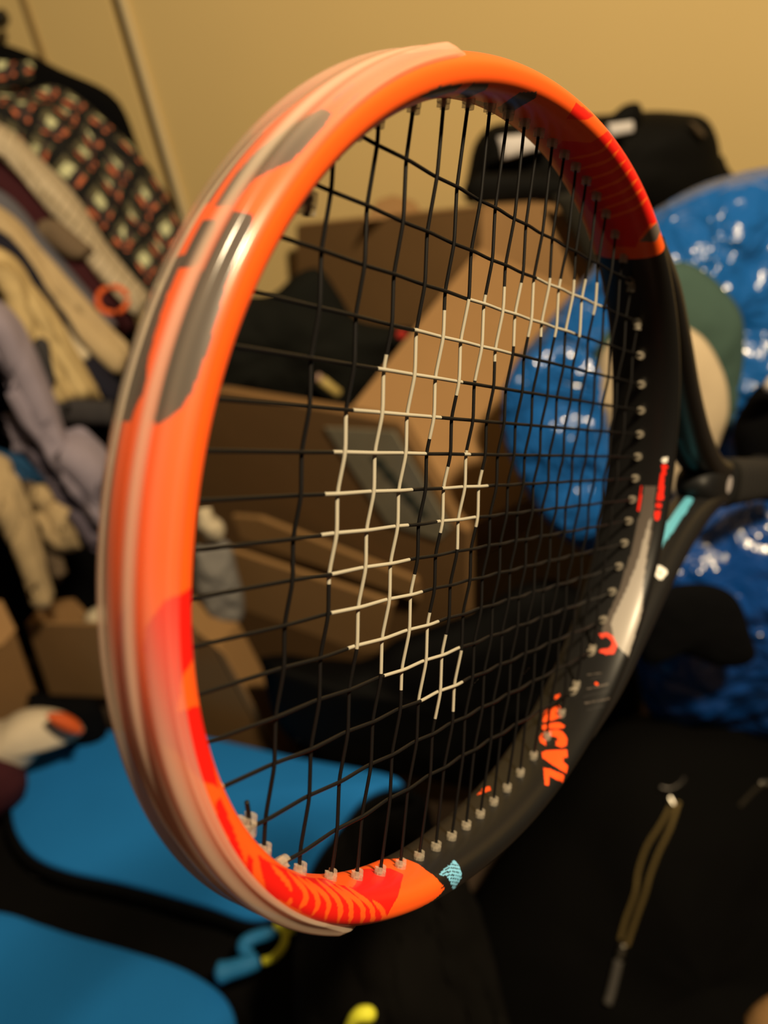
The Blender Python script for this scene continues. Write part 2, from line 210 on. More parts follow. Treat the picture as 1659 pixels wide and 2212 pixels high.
 ('h', 'letter', [(710.8,216),(716.4,218),(719.5,207),(716.4,199),(713.6,205)]),
 ('h', 'cyan', [(659.8,146),(655.3,143),(650.8,140),(645.9,135),(649.1,116),(650.1,96),(655.3,63),(655.3,86),(657.7,94),(658.4,114)]),
 ('h', 'black', [(650.8,147),(651.8,146),(652.9,146),(653.9,146),(654.6,145),(655.7,144),(656.3,142),(657.0,140),(657.7,137),(658.4,134),(659.1,131),(659.8,127),(660.5,124),(660.2,122),(659.5,126),(658.4,130),(657.7,133),(657.0,135),(656.7,138),(656.0,140),(655.0,141),(654.3,143),(653.2,143),(652.5,144),(651.5,145),(650.8,146)]),
 ('h', 'black', [(648.7,140),(649.8,139),(650.8,139),(651.8,139),(652.9,138),(653.9,137),(654.6,135),(655.7,133),(656.3,131),(657.0,127),(657.7,124),(658.4,120),(659.1,116),(659.1,114),(658.1,119),(657.4,122),(656.3,125),(655.7,128),(655.0,131),(654.3,133),(653.6,135),(652.5,136),(651.5,136),(650.4,137),(649.4,138),(648.7,139)]),
 ('h', 'black', [(647.0,133),(648.0,133),(649.1,133),(650.1,132),(651.1,132),(652.2,130),(653.2,128),(654.3,126),(655.0,122),(655.7,120),(656.7,116),(657.4,112),(658.4,107),(658.4,106),(657.4,110),(656.3,113),(655.3,117),(654.6,120),(653.6,124),(652.9,126),(651.8,127),(650.8,128),(649.8,130),(648.7,131),(647.7,131),(646.6,132)]),
 ('h', 'black', [(645.2,126),(646.3,126),(647.3,125),(648.7,125),(649.8,124),(650.8,122),(651.8,121),(652.9,119),(653.9,114),(655.0,110),(656.0,106),(657.0,102),(658.1,98),(658.1,96),(656.7,100),(655.7,105),(654.6,109),(653.6,112),(652.5,114),(651.5,117),(650.8,120),(649.4,121),(648.4,121),(647.3,122),(646.3,124),(645.2,125)]),
 ('h', 'black', [(643.9,119),(644.9,119),(646.3,117),(647.3,117),(648.7,116),(649.8,114),(651.1,112),(652.2,109),(653.2,106),(654.3,102),(655.7,96),(657.0,93),(658.4,89),(658.4,88),(656.7,92),(655.3,95),(654.3,99),(652.9,103),(651.8,106),(650.8,109),(649.8,112),(648.4,113),(647.3,113),(646.3,114),(644.9,116),(643.9,117)]),
 ('h', 'black', [(642.8,110),(643.9,110),(645.2,109),(646.6,109),(647.7,107),(649.1,106),(650.4,103),(651.8,100),(652.9,96),(654.3,93),(656.0,88),(657.4,84),(659.5,75),(659.8,73),(657.4,82),(655.7,87),(654.3,90),(652.9,94),(651.5,98),(650.4,100),(649.1,102),(648.0,103),(646.6,105),(645.2,107),(643.9,109),(642.8,110)]),
 ('h', 'black', [(642.1,102),(643.2,102),(644.5,100),(645.9,100),(647.3,99),(649.1,96),(650.4,94),(651.8,91),(653.2,88),(655.0,84),(657.4,73),(659.5,64),(660.2,64),(659.8,66),(659.1,64),(658.4,64),(655.3,78),(653.6,85),(651.8,89),(650.4,91),(649.1,93),(647.7,95),(646.3,96),(644.9,98),(643.5,99),(641.8,102)]),
 ('h', 'white', [(15.6,143),(17.0,139),(17.4,128),(15.3,127),(14.2,136)]),
 ('h', 'letter2', [(13.5,140),(13.9,127),(12.5,124),(10.8,130),(9.4,126),(7.6,132),(5.6,128),(4.5,131),(3.1,125),(901.7,125),(899.0,124),(898.3,142),(901.0,141),(0.7,139),(2.1,141),(3.8,140),(5.2,142),(8.0,140),(10.4,139)]),
 ('h', 'letter2', [(896.9,141),(897.2,126),(895.1,126),(894.8,140)]),
 ('h', 'letter2', [(893.1,141),(893.8,125),(890.3,125),(888.6,131),(889.2,139)]),
 ('h', 'letter2', [(1.7,173),(2.1,171),(900.4,171),(895.8,170),(891.7,170),(891.7,173),(895.8,173),(900.0,173)]),
 ('l', 'teal', [(199.3,188),(202.2,183),(199.6,176),(193.3,173),(184.2,172),(176.2,172),(169.0,173),(162.1,174),(155.2,174),(149.0,176),(142.8,177),(136.6,177),(131.1,179),(125.1,179),(128.0,180),(134.2,183),(140.1,186),(146.6,191),(154.2,191),(160.5,190),(167.2,188),(174.1,187),(181.6,187),(189.8,187)]),
 ('l', 'white', [(119.1,176),(124.9,176),(125.3,170),(123.6,138),(122.0,133),(115.4,140),(114.6,147),(117.5,174)]),
 ('l', 'darkgrey', [(120.9,170),(122.2,168),(120.7,162),(119.3,165)]),
 ('l', 'darkgrey', [(119.5,159),(120.7,152),(119.1,148),(117.9,154)]),
 ('u', 'teal2', [(158.0,188),(155.9,180),(163.5,179),(172.3,179),(182.1,176),(193.5,173),(203.9,179),(201.3,186),(189.3,186),(178.8,186),(168.0,187)]),
]
# ---------------------------------------------------------------- racket
RW = Matrix(((0.526578, 0.319522, 0.787796), (0.699045, 0.364612, -0.615138), (-0.483789, 0.874622, -0.031364)))
RT = Vector((0.04081, 0.28038, 1.08264))
BUTT = .514
racket = empty('tennis_racket', (0, 0, 0), 'orange and black tennis racket with black strings, held head first towards the viewer', 'tennis racket')
racket.matrix_world = Matrix.Translation(RT+RW @ Vector((BUTT, 0, 0))) @ RW.to_4x4()
SH = np.array([BUTT, 0, 0])
def rk(P): return np.asarray(P, float)-SH
PCOL = dict(orange=(.86, .098, .010), red=(.72, .010, .006), dark=(.050, .044, .042), black=(.0065, .0063, .0063), grey=(.13, .105, .09), grey_shine=(.30, .27, .24), taupe=(.085, .07, .06),
            darkgrey=(.017, .016, .016), letter=(.92, .085, .012), letter2=(.85, .02, .008), red2=(.75, .06, .03), cyan=(.17, .47, .72), teal=(.11, .42, .58), teal2=(.035, .12, .15), white=(.85, .82, .76))
def in_poly(x, y, poly):
    r = np.zeros(x.shape, bool); p = np.array(poly); q = np.roll(p, -1, 0)
    for (x0, y0), (x1, y1) in zip(p, q):
        if y0 == y1: continue
        c = ((y0 > y) != (y1 > y)); r ^= c & (x < (x1-x0)*(y-y0)/(y1-y0)+x0)
    return r
def paint_mesh(me, s, ph, surf, base, per=None):
    S2, P2 = np.meshgrid(s, ph, indexing='ij'); S2 = S2.ravel(); P2 = P2.ravel()
    colr = base(S2, P2)
    for sf, c, poly in PAINT:
        if sf != surf: continue
        q = [list(poly[0])]
        for a in poly[1:]:
            x = a[0]
            if per:
                while x-q[-1][0] > per/2: x -= per
                while x-q[-1][0] < -per/2: x += per
            q.append([x, a[1]])
        q = np.array(q)
        for ds in ((0, per, -per) if per else (0,)):
            for dp in (-360, 0, 360):
                lo = q.min(0)+(ds, dp); hi = q.max(0)+(ds, dp)
                k = np.where((S2 >= lo[0]) & (S2 <= hi[0]) & (P2 >= lo[1]) & (P2 <= hi[1]))[0]
                if len(k):
                    h = in_poly(S2[k], P2[k], q+np.array([ds, dp])); colr[k[h]] = PCOL[c]
    at = me.color_attributes.new('paint', 'FLOAT_COLOR', 'POINT')
    at.data.foreach_set('color', np.concatenate([colr, np.ones((len(colr), 1))], 1).astype(np.float32).ravel())
def paint_mat(name, rough, coat):
    m = mat(name, (1, 1, 1), rough, spec=.28, coat=coat); nt = m.node_tree; a = nt.nodes.new('ShaderNodeAttribute'); a.attribute_name = 'paint'
    nt.links.new(a.outputs['Color'], nt.nodes['Principled BSDF'].inputs['Base Color']); nt.nodes['Principled BSDF'].inputs['Coat Roughness'].default_value = .25
    return m
m_frame = paint_mat('frame_paint', .40, .15)
# hoop
NS, NP = 2600, 148
P, sv, phv = hoop_points(NS, NP)
PER = 901.87
me = grid_mesh('frame', rk(P), True, True)
def base_hoop(S2, P2):
    c = np.tile(np.array(PCOL['black']), (len(S2), 1))
    hi = np.interp(P2 % 360, [0, 70, 75, 93, 116, 155, 174, 188, 210, 360], [632, 634, 639, 646, 643.5, 642.5, 644, 644, 640, 632])
    c[(S2 > 124) & (S2 < hi)] = PCOL['orange']
    return c
paint_mesh(me, sv, phv, 'h', base_hoop, PER)
frame = link('frame', fix_normals(me), m_frame, racket)
for sd, sf in ((1, 'u'), (-1, 'l')):
    P, sa, pa = arm_points(sd, 60, 180)
    me = grid_mesh('throat_arm', rk(P), False, True, True)
    paint_mesh(me, sa, pa, sf, lambda a, b: np.tile(np.array((.0095, .009, .009)), (len(a), 1)))
    link('throat_arm', fix_normals(me), m_frame, racket)
def loft_sections(name, secs, m, parent, seg=48):    # secs: x, half width, half height, exponent
    P = []
    for x, a, b, q in secs:
        t = np.linspace(0, 2*np.pi, seg, endpoint=False); c, s = np.cos(t), np.sin(t)
        P.append(np.stack([0*t+x, a*np.sign(c)*np.abs(c)**(2/q), b*np.sign(s)*np.abs(s)**(2/q)], 1))
    return link(name, fix_normals(grid_mesh(name, rk(P), False, True, True)), m, parent)
m_black = mat('black_lacquer', (.008, .008, .0085), .5, spec=.2)
m_grip = mat('black_grip_tape', (.009, .008, .0075), .85, bump=.3, bscale=400)
m_rubber = mat('black_rubber', (.007, .007, .007), .8, spec=.1)
loft_sections('shaft', [(.272, .002, .005, 2), (.274, .006, .009, 2.2), (.280, .0105, .0115, 2.6), (.290, .0150, .0122, 3), (.300, .0165, .0125, 3), (.338, .0150, .0125, 3)], m_black, racket)
gs = []
for i in range(13):
    x = .336+i*.0133; gs += [(x, .0152, .0138, 3.2), (x+.0012, .0160, .0146, 3.2), (x+.0120, .0160, .0146, 3.2)]
gs.append((.512, .0175, .016, 3))
loft_sections('grip', gs, m_grip, racket)
loft_sections('grip_collar', [(.326, .0158, .0134, 3), (.328, .0166, .0148, 3), (.342, .0170, .0152, 3), (.344, .0160, .0146, 3)], m_rubber, racket)
loft_sections('butt_cap', [(.507, .0176, .0162, 3), (.510, .0186, .0172, 3), (.514, .0178, .0164, 3)], m_rubber, racket)
m_logo = mat('pale_print', (.42, .38, .38), .5)
lg = []
for k in range(20):
    t = 2*math.pi*k/20; lg.append(rk((.318+.0075*math.cos(t), .0005+.0055*math.sin(t), .01262)))
link('throat_emblem', mesh_from('throat_emblem', lg, [list(range(20))]), m_logo, racket, False)['label'] = 'small pale oval print on the throat'
# bumper guard: a milky plastic strip round the tip, ridges either side of a central groove
def milky(name, tint, gloss=.18):
    m = bpy.data.materials.new(name); m.use_nodes = True; nt = m.node_tree; nt.nodes.clear()
    N = nt.nodes.new; out = N('ShaderNodeOutputMaterial'); tr = N('ShaderNodeBsdfTransparent'); di = N('ShaderNodeBsdfDiffuse'); tl = N('ShaderNodeBsdfTranslucent'); gl = N('ShaderNodeBsdfGlossy')
    at = N('ShaderNodeAttribute'); at.attribute_name = 'milk'; a = N('ShaderNodeMixShader'); b = N('ShaderNodeMixShader'); c = N('ShaderNodeMixShader'); fr = N('ShaderNodeFresnel')
    di.inputs[0].default_value = (*tint, 1); tl.inputs[0].default_value = (*tint, 1); gl.inputs['Roughness'].default_value = gloss; fr.inputs[0].default_value = 1.45; a.inputs[0].default_value = .5
    nt.links.new(di.outputs[0], a.inputs[1]); nt.links.new(tl.outputs[0], a.inputs[2])
    ge = N('ShaderNodeNewGeometry'); ma = N('ShaderNodeMath'); ma.operation = 'MULTIPLY_ADD'; ma.inputs[1].default_value = 1/1.45-1.45; ma.inputs[2].default_value = 1.45
    nt.links.new(ge.outputs['Backfacing'], ma.inputs[0]); nt.links.new(ma.outputs[0], fr.inputs[0]); nt.links.new(at.outputs['Fac'], b.inputs[0]); nt.links.new(tr.outputs[0], b.inputs[1]); nt.links.new(a.outputs[0], b.inputs[2])
    nt.links.new(fr.outputs[0], c.inputs[0]); nt.links.new(b.outputs[0], c.inputs[1]); nt.links.new(gl.outputs[0], c.inputs[2]); nt.links.new(c.outputs[0], out.inputs[0])
    return m
m_bump = milky('clear_bumper_plastic', (.80, .66, .52), .16)
o, nr, s = hoop_curve(NS); sel = np.where((s > 299) & (s < 601))[0]
MB = 90; tt = np.linspace(-1, 1, MB)
edge = np.interp(s[sel], [299, 305, 344, 371, 411, 450, 513, 555, 579, 597, 601], [50, 58, 66, 72, 77, 84, 79, 67, 59, 41, 34])
PB = np.zeros((len(sel), MB, 3)); MK = np.zeros((len(sel), MB))
for i, k in enumerate(sel):
    pd = tt*edge[i]; pr = np.radians(pd); r, z = section(pr); h = half_height(o[k, 0])
    rr, zz = r*FW, z*h
    nn = np.stack([np.cos(pr), np.sin(pr)], 1)
    endf = min(1, (s[k]-298.5)/7, (601.5-s[k])/10)
    off = (.0010+.0016*np.exp(-((np.abs(pd)-30)/12)**2)+.0007*np.exp(-(pd/6)**2)+.0003*np.exp(-((np.abs(pd)-57)/4)**2))*max(.12, endf)**.6
    off *= np.minimum(1, (1-np.abs(tt))*9+.08)
    PB[i, :, :2] = o[k]+nr[k]*(rr+off*nn[:, 0])[:, None]; PB[i, :, 2] = zz+off*nn[:, 1]
    far = max(0, min(1, (s[k]-452)/58, )) if s[k] > 446 else max(0, min(1, (388-s[k])/50)); far = far*far*(3-2*far)
    MK[i] = .08+.08*np.exp(-((np.abs(pd)-30)/9)**2)+.56*np.exp(-(np.abs(pd-9)/7.5)**4)+.62/(1+np.exp((pd+44)/4))+.06*np.exp(-((np.abs(pd)-57)/4)**2)
    MK[i] += ((.55 if s[k] > 446 else .42)-.10*np.clip((pd-20)/40, 0, 1))*far
MK = np.clip(MK, 0, .86)
me = grid_mesh('bumper_guard', rk(PB))
at = me.attributes.new('milk', 'FLOAT', 'POINT'); at.data.foreach_set('value', MK.astype(np.float32).ravel())
link('bumper_guard', fix_normals(me), m_bump, racket)['label'] = 'clear milky plastic guard round the tip of the frame'
# strings
m_str = mat('black_string', (.006, .0055, .0055), .42, spec=.2); m_ink = mat('white_string_ink', (.35, .325, .26), .7)
RS = .00056
def rim(c, axis):      # rim coordinate on the other axis
    if axis == 'y': return HB*(1-min(1, abs((c-HU)/HA))**HN)**(1/HN)
    return HA*(1-min(1, abs(c/HB))**HN)**(1/HN)
def string(name, kind, c, knots, kz, ink, lo, hi):
    t = list(np.arange(lo, hi, .0016))+[hi]
    for a, b in ink: t += [a, b]
    t = np.array(sorted(set(t)))
    def zat(x): return np.interp(x, [lo]+knots+[hi], [0]+kz+[0])
    z = (zat(t-.0022)+2*zat(t-.0011)+2*zat(t)+2*zat(t+.0011)+zat(t+.0022))/8
    pts = np.stack([t, 0*t+c, z], 1) if kind == 'm' else np.stack([0*t+c, t, z], 1)
    o2 = tube(name, rk(pts), RS, [m_str, m_ink], racket, 8)
    n = len(t); mi = np.zeros(len(o2.data.polygons), np.int32); mid = (t[:-1]+t[1:])/2
    inn = np.zeros(n-1, bool)
    for a, b in ink: inn |= (mid > a) & (mid < b)
    mi[:(n-1)*8] = np.repeat(inn.astype(np.int32), 8); o2.data.polygons.foreach_set('material_index', mi)
    if ink: o2['label'] = 'black string with white stencil ink on part of its length'
    return o2
MY = [a/1000 for a in MAIN_Y]; CXS = [a/1000 for a in CROSS_X]
ends = []
for m, y in enumerate(MY):
    h = rim(y, 'x'); kn = [x for x in CXS if abs(x-HU) < h-.004]
    kz = [.0005*(-1)**(m+CXS.index(x)) for x in kn]
    ink = [(min(a, b)/1000, max(a, b)/1000) for a, b in MAIN_INK.get(m, [])]
    string('main_string', 'm', y, kn, kz, ink, HU-h-.002, HU+h+.002); ends += [(HU-h, y, 0), (HU+h, y, 180)]
YS = sorted(MY); CSO = {}
for c, x in enumerate(CXS):
    h = rim(x, 'y'); kn = [y for y in YS if abs(y) < h-.004]
    kz = [-.00062*(-1)**(c+MY.index(y)) for y in kn]
    ink = [(min(a, b)/1000, max(a, b)/1000) for a, b in CROSS_INK.get(c, [])]
    CSO[c] = string('cross_string', 'c', x, kn, kz, ink, -h-.002, h+.002); ends += [(x, -h, 90), (x, h, -90)]
# grommets: a forked collar of milky plastic round each string end
m_grom = milky('clear_grommet_plastic', (.74, .67, .55), .2)
def grommet_mesh():
    bm = bmesh.new()
    def arc(a0, a1, r0, r1, z0, z1, n=6):
        rows = []
        for k in range(n+1):
            t = a0+(a1-a0)*k/n; c, s2 = math.cos(t), math.sin(t)
            rows.append([bm.verts.new((zz, r*c, r*s2)) for r, zz in ((r0, z0), (r1, z0), (r1, z1), (r0, z1))])
        for a, b in zip(rows, rows[1:]):
            for k in range(4): bm.faces.new((a[k], a[(k+1) % 4], b[(k+1) % 4], b[k]))
        bm.faces.new(rows[0]); bm.faces.new(rows[-1][::-1])
    arc(0, 2*math.pi*.999, .0007, .0019, -.0012, .0012, 12)
    arc(-1.0, 1.0, .0008, .0018, .0012, .0027); arc(math.pi-1.0, math.pi+1.0, .0008, .0018, .0012, .0027)
    bmesh.ops.recalc_face_normals(bm, faces=bm.faces); me = bpy.data.meshes.new('grommet'); bm.to_mesh(me); bm.free()
    a = me.attributes.new('milk', 'FLOAT', 'POINT'); a.data.foreach_set('value', [.38]*len(me.vertices)); me.materials.append(m_grom)
    return me
gm = grommet_mesh()
for x, y, ang in ends:
    g = bpy.data.objects.new('grommet', gm); COL.objects.link(g); g.parent = racket
    g.location = rk((x, y, 0)); g.rotation_euler = (0, 0, math.radians(ang))
# tied-off ends
tl = [a for a in TAILS]
for a, b in ((tl[0], tl[1]), (tl[2], tl[3])):
    a = np.array([a[0]/1000, a[1]/1000, .0003]); b = np.array([b[0]/1000, b[1]/1000, .0012])
    kg = bpy.data.objects.new('grommet', gm); COL.objects.link(kg); kg.parent = racket; kg.location = rk(a); kg.scale = (1.3, 1.35, 1.35); kg.rotation_euler = (0, 0, math.radians(90 if a[1] < 0 else -90))
    pts = spline([a, a*.5+b*.5+np.array([.0003, 0, .0004]), b], 6); tube('string_tail', rk(pts), .0006, m_str, racket, 8, taper=[2.6, 2.4, 2.0, 1.4]+[1]*(len(pts)-4))
# printed letters on three strings
def text_mesh(txt, size, bold=0, space=1.0):
    cu = bpy.data.curves.new('lettering', 'FONT'); cu.body = txt; cu.size = size; cu.offset = bold; cu.space_character = space; cu.resolution_u = 3; cu.align_x = 'CENTER'; cu.align_y = 'CENTER'
    ob = bpy.data.objects.new('lettering', cu); COL.objects.link(ob); dg = bpy.context.evaluated_depsgraph_get(); dg.update()
    me = bpy.data.meshes.new_from_object(ob.evaluated_get(dg)); bpy.data.objects.remove(ob); bpy.data.curves.remove(cu); return me
for c, y in ((8, -.0657), (17, -.0459), (12, -.0708)):
    x = CXS[c]
    me = text_mesh('HEAD', .0014, .00004, 1.9); o2 = link('lettering', me, m_ink, CSO[c], False); o2['label'] = 'tiny white printed letters on a string'
    o2.location = rk((x, y, .0013)); o2.rotation_euler = (0, math.radians(-35), math.radians(90))
# ---------------------------------------------------------------- setting
m_wall = mat('cream_wall_paint', (.80, .60, .27), .75, bump=.08, bscale=60, var=.05, vscale=2)
m_gap = mat('gap_shade_brown', (.20, .13, .05), .8)  # jamb shadow put into the colour of the slot's backing
m_trim = mat('pale_trim', (.80, .66, .40), .6)
m_floor = mat('brown_carpet', (.05, .032, .02), .95, bump=.4, bscale=300)
def box_mesh(name, lo, hi, bev=.004):
    bm = bmesh.new(); bmesh.ops.create_cube(bm, size=1)
    for v in bm.verts:
        for i in range(3): v.co[i] = lo[i] if v.co[i] < 0 else hi[i]
    if bev: bmesh.ops.bevel(bm, geom=bm.edges[:], offset=bev, segments=2, affect='EDGES', profile=.6)
    me = bpy.data.meshes.new(name); bm.to_mesh(me); bm.free(); return me
def struct(name, lo, hi, m, bev=.003): return tag(link(name, box_mesh(name, lo, hi, bev), m, None, False), kind='structure')
WO = on_y(333, 230, 2.42); WO[2] = 0; WA = -math.radians(17.5)   # the wall runs at a slant; local x along it, y into it, origin at the wardrobe strip
def struct(name, lo, hi, m, bev=.003):
    o = tag(link(name, box_mesh(name, lo, hi, bev), m, None, False), kind='structure'); o.location = WO; o.rotation_euler = (0, 0, WA); return o
tag(link('floor', box_mesh('floor', (-1.8, -1.2, -.05), (2.4, 2.9, 0), 0), m_floor, None, False), kind='structure')
struct('wall_back', (.006, 0, 0), (2.6, .06, 2.6), m_wall, .003)
struct('wall_left', (-1.5, .03, 0), (-.046, .09, 2.6), m_wall, .004)
struct('trim_1', (-.008, -.010, 0), (.008, .06, 2.6), m_trim, .003)
struct('trim_2', (-.06, .10, 0), (.02, .12, 2.6), m_gap, 0)  # back of the slot, coloured dark for the shade inside it
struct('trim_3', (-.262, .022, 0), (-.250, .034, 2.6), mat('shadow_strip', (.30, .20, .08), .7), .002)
# ---------------------------------------------------------------- soft shape builders
def closed_sheet(name, F0, thick, m, parent=None, uv=None):      # F0: grid n x m x 3, made into a closed slab of cloth
    n, k = F0.shape[:2]
    du = np.gradient(F0, axis=0); dv = np.gradient(F0, axis=1); N = np.cross(du, dv); N /= np.linalg.norm(N, axis=2)[:, :, None]+1e-12
    V = ray(IW/2, IH/2)
    if (N.reshape(-1, 3) @ V).mean() > 0: N = -N
    t = np.linspace(0, 1, k); prof = np.minimum(1, np.sin(np.pi*t)*2.2)[None, :, None]
    s = np.linspace(0, 1, n); prof = prof*np.minimum(1, np.sin(np.pi*s)*8+.15)[:, None, None]
    A = F0+N*thick*.5*prof; B = F0-N*thick*.5*(prof+.12)
    P = np.concatenate([A, B[:, ::-1]], axis=1)
    me = grid_mesh(name, P, False, True, True)
    ul = me.uv_layers.new(name='UVMap')
    U = np.zeros((n, 2*k, 2)); ts = np.concatenate([t, t[::-1]])
    L1 = np.linalg.norm(np.diff(F0[:, k//2], axis=0), axis=1).sum(); L2 = np.linalg.norm(np.diff(F0[n//2], axis=0), axis=1).sum()
    U[:, :, 0] = s[:, None]*L1; U[:, :, 1] = ts[None, :]*L2; U = U.reshape(-1, 2)
    vi = np.zeros(len(me.loops), np.int32); me.loops.foreach_get('vertex_index', vi); ul.data.foreach_set('uv', U[vi].astype(np.float32).ravel())
    return link(name, fix_normals(me), m, parent)
def drape(name, A, B, Y0, Y1, m, thick=.02, bulge=.02, fold=.006, freq=14, nu=48, nv=20, parent=None, seed=0, Yend=None):
    # cloth hung between two edges; Y0 / Y1 the depths of the two edges; folds run along it
    a = spline([on_y(x, y, Y0) for x, y in A], 12); b = spline([on_y(x, y, Y1) for x, y in B], 12)
    ia = np.linspace(0, len(a)-1, nu); ib = np.linspace(0, len(b)-1, nu)
    a = np.stack([np.interp(ia, range(len(a)), a[:, i]) for i in range(3)], 1); b = np.stack([np.interp(ib, range(len(b)), b[:, i]) for i in range(3)], 1)
    t = np.linspace(0, 1, nv); G = a[:, None]*(1-t)[None, :, None]+b[:, None]*t[None, :, None]
    out = np.array([.1, -.85, .5]); out /= np.linalg.norm(out)
    h = bulge*np.sin(np.pi*t)[None, :]+np.zeros((nu, nv))
    for i in range(nu):
        for j in range(nv):
            h[i, j] += fold*math.sin(t[j]*freq+seed+2.2*fbm((i/nu*2, seed, 0), 1.0, 2))+fold*.9*fbm((i/nu*4, t[j]*3, seed*3.1), 1.3)
    return closed_sheet(name, G+out*h[:, :, None], thick, m, parent)
def inflate(name, outline, Y, m, front=.06, back=.06, wr=.0, wsc=12, rings=14, seg=72, parent=None, seed=0, slope=0.0, pw=.5, centre=None, tilt=0.0):
    # a stuffed shape: outline at depth Y, swelling forward and back; slope leans it (depth grows with height)
    o = np.array([on_y(x, y, Y) for x, y in outline]); zc = o[:, 2].mean(); xc = o[:, 0].mean()
    if slope or tilt: o = np.array([on_y(x, y, Y+slope*(q[2]-zc)+tilt*(q[0]-xc)) for (x, y), q in zip(outline, o)])
    c = spline(np.vstack([o, o[:1]]), 10)[:-1]
    d = np.concatenate([[0], np.cumsum(np.linalg.norm(np.diff(np.vstack([c, c[:1]]), axis=0), axis=1))]); cc = np.vstack([c, c[:1]])
    q = np.linspace(0, d[-1], seg, endpoint=False); c = np.stack([np.interp(q, d, cc[:, i]) for i in range(3)], 1)
    ce = c.mean(0) if centre is None else on_y(*centre, Y)
    V = []; F = []
    for side, amp in ((1, front), (-1, back)):
        for k in range(rings):
            r = 1-k/rings; hh = amp*(1-r**2)**pw
            for i in range(seg):
                p = ce+(c[i]-ce)*r; n = np.array([0, -1.0, .12])*side
                w = wr*fbm(p+seed, wsc, 4)*(min(1, hh/(amp*.4+1e-9)) if True else 1) if wr else 0
                V.append(p+n*(hh+w))
        V.append(ce+np.array([0, -1.0, .12])*side*(amp+(wr*fbm(ce+seed, wsc, 4) if wr else 0)))
    half = rings*seg+1
    for sd in (0, 1):
        b0 = sd*half
        for k in range(rings-1):
            for i in range(seg):
                a_, b_, c_, d_ = b0+k*seg+i, b0+k*seg+(i+1) % seg, b0+(k+1)*seg+(i+1) % seg, b0+(k+1)*seg+i
                F.append((a_, b_, c_, d_) if sd == 0 else (d_, c_, b_, a_))
        for i in range(seg):
            a_, b_ = b0+(rings-1)*seg+i, b0+(rings-1)*seg+(i+1) % seg
            F.append((a_, b_, b0+half-1) if sd == 0 else (b_, a_, b0+half-1))
    me = mesh_from(name, V, F); bm = bmesh.new(); bm.from_mesh(me); bmesh.ops.remove_doubles(bm, verts=bm.verts, dist=1e-6); bmesh.ops.recalc_face_normals(bm, faces=bm.faces); bm.to_mesh(me); bm.free()
    return link(name, me, m, parent)
def slab(name, top, vec, m, parent=None, bev=.003):               # flat polygon given in 3-D, extruded along vec, edges rounded
    bm = bmesh.new(); vs = [bm.verts.new(tuple(map(float, p))) for p in top]; f = bm.faces.new(vs)
    r = bmesh.ops.extrude_face_region(bm, geom=[f]); vv = [e for e in r['geom'] if isinstance(e, bmesh.types.BMVert)]
    bmesh.ops.translate(bm, verts=vv, vec=Vector(vec)); bmesh.ops.recalc_face_normals(bm, faces=bm.faces)
    if bev: bmesh.ops.bevel(bm, geom=bm.edges[:], offset=bev, segments=2, affect='EDGES', profile=.6)
    me = bpy.data.meshes.new(name); bm.to_mesh(me); bm.free(); return link(name, me, m, parent, False)
# ---------------------------------------------------------------- cloth materials
def uv_stripes(name, cols, period, axis=1, base=None, rough=.9):  # cols: list of (start fraction, colour)
    m = bpy.data.materials.new(name); m.use_nodes = True; nt = m.node_tree; b = nt.nodes['Principled BSDF']; b.inputs['Roughness'].default_value = rough; b.inputs['Specular IOR Level'].default_value = .15
    uv = nt.nodes.new('ShaderNodeUVMap'); sx = nt.nodes.new('ShaderNodeSeparateXYZ'); nt.links.new(uv.outputs[0], sx.inputs[0])
    d = nt.nodes.new('ShaderNodeMath'); d.operation = 'DIVIDE'; d.inputs[1].default_value = period; nt.links.new(sx.outputs[axis], d.inputs[0])
    f = nt.nodes.new('ShaderNodeMath'); f.operation = 'FRACT'; nt.links.new(d.outputs[0], f.inputs[0])
    r = nt.nodes.new('ShaderNodeValToRGB'); r.color_ramp.interpolation = 'CONSTANT'; e = r.color_ramp.elements
    e[0].position = cols[0][0]; e[0].color = (*cols[0][1], 1); e[1].position = cols[1][0]; e[1].color = (*cols[1][1], 1)
    for p, c in cols[2:]: q = e.new(p); q.color = (*c, 1)
    nt.links.new(f.outputs[0], r.inputs[0]); nt.links.new(r.outputs[0], b.inputs['Base Color']); return m
def plaid(name, ra, rb, pa, pb, mix='MULTIPLY', fac=1.0, rough=.92):
    m = uv_stripes(name, ra, pa, 0, rough=rough); m2 = uv_stripes(name+'_b', rb, pb, 1); nt = m.node_tree; b = nt.nodes['Principled BSDF']
    r1 = [n for n in nt.nodes if n.type == 'VALTORGB'][0]
    uv = [n for n in nt.nodes if n.type == 'UVMAP'][0]; sx = [n for n in nt.nodes if n.type == 'SEPXYZ'][0]
    d = nt.nodes.new('ShaderNodeMath'); d.operation = 'DIVIDE'; d.inputs[1].default_value = pb; nt.links.new(sx.outputs[1], d.inputs[0])
    f = nt.nodes.new('ShaderNodeMath'); f.operation = 'FRACT'; nt.links.new(d.outputs[0], f.inputs[0])
    r2 = nt.nodes.new('ShaderNodeValToRGB'); r2.color_ramp.interpolation = 'CONSTANT'; e = r2.color_ramp.elements
    e[0].position = rb[0][0]; e[0].color = (*rb[0][1], 1); e[1].position = rb[1][0]; e[1].color = (*rb[1][1], 1)
    for p, c in rb[2:]: q = e.new(p); q.color = (*c, 1)
    nt.links.new(f.outputs[0], r2.inputs[0]); mx = nt.nodes.new('ShaderNodeMix'); mx.data_type = 'RGBA'; mx.blend_type = mix; mx.inputs[0].default_value = fac
    nt.links.new(r1.outputs[0], mx.inputs[6]); nt.links.new(r2.outputs[0], mx.inputs[7]); nt.links.new(mx.outputs[2], b.inputs['Base Color']); bpy.data.materials.remove(m2); return m
K = (.012, .012, .012)
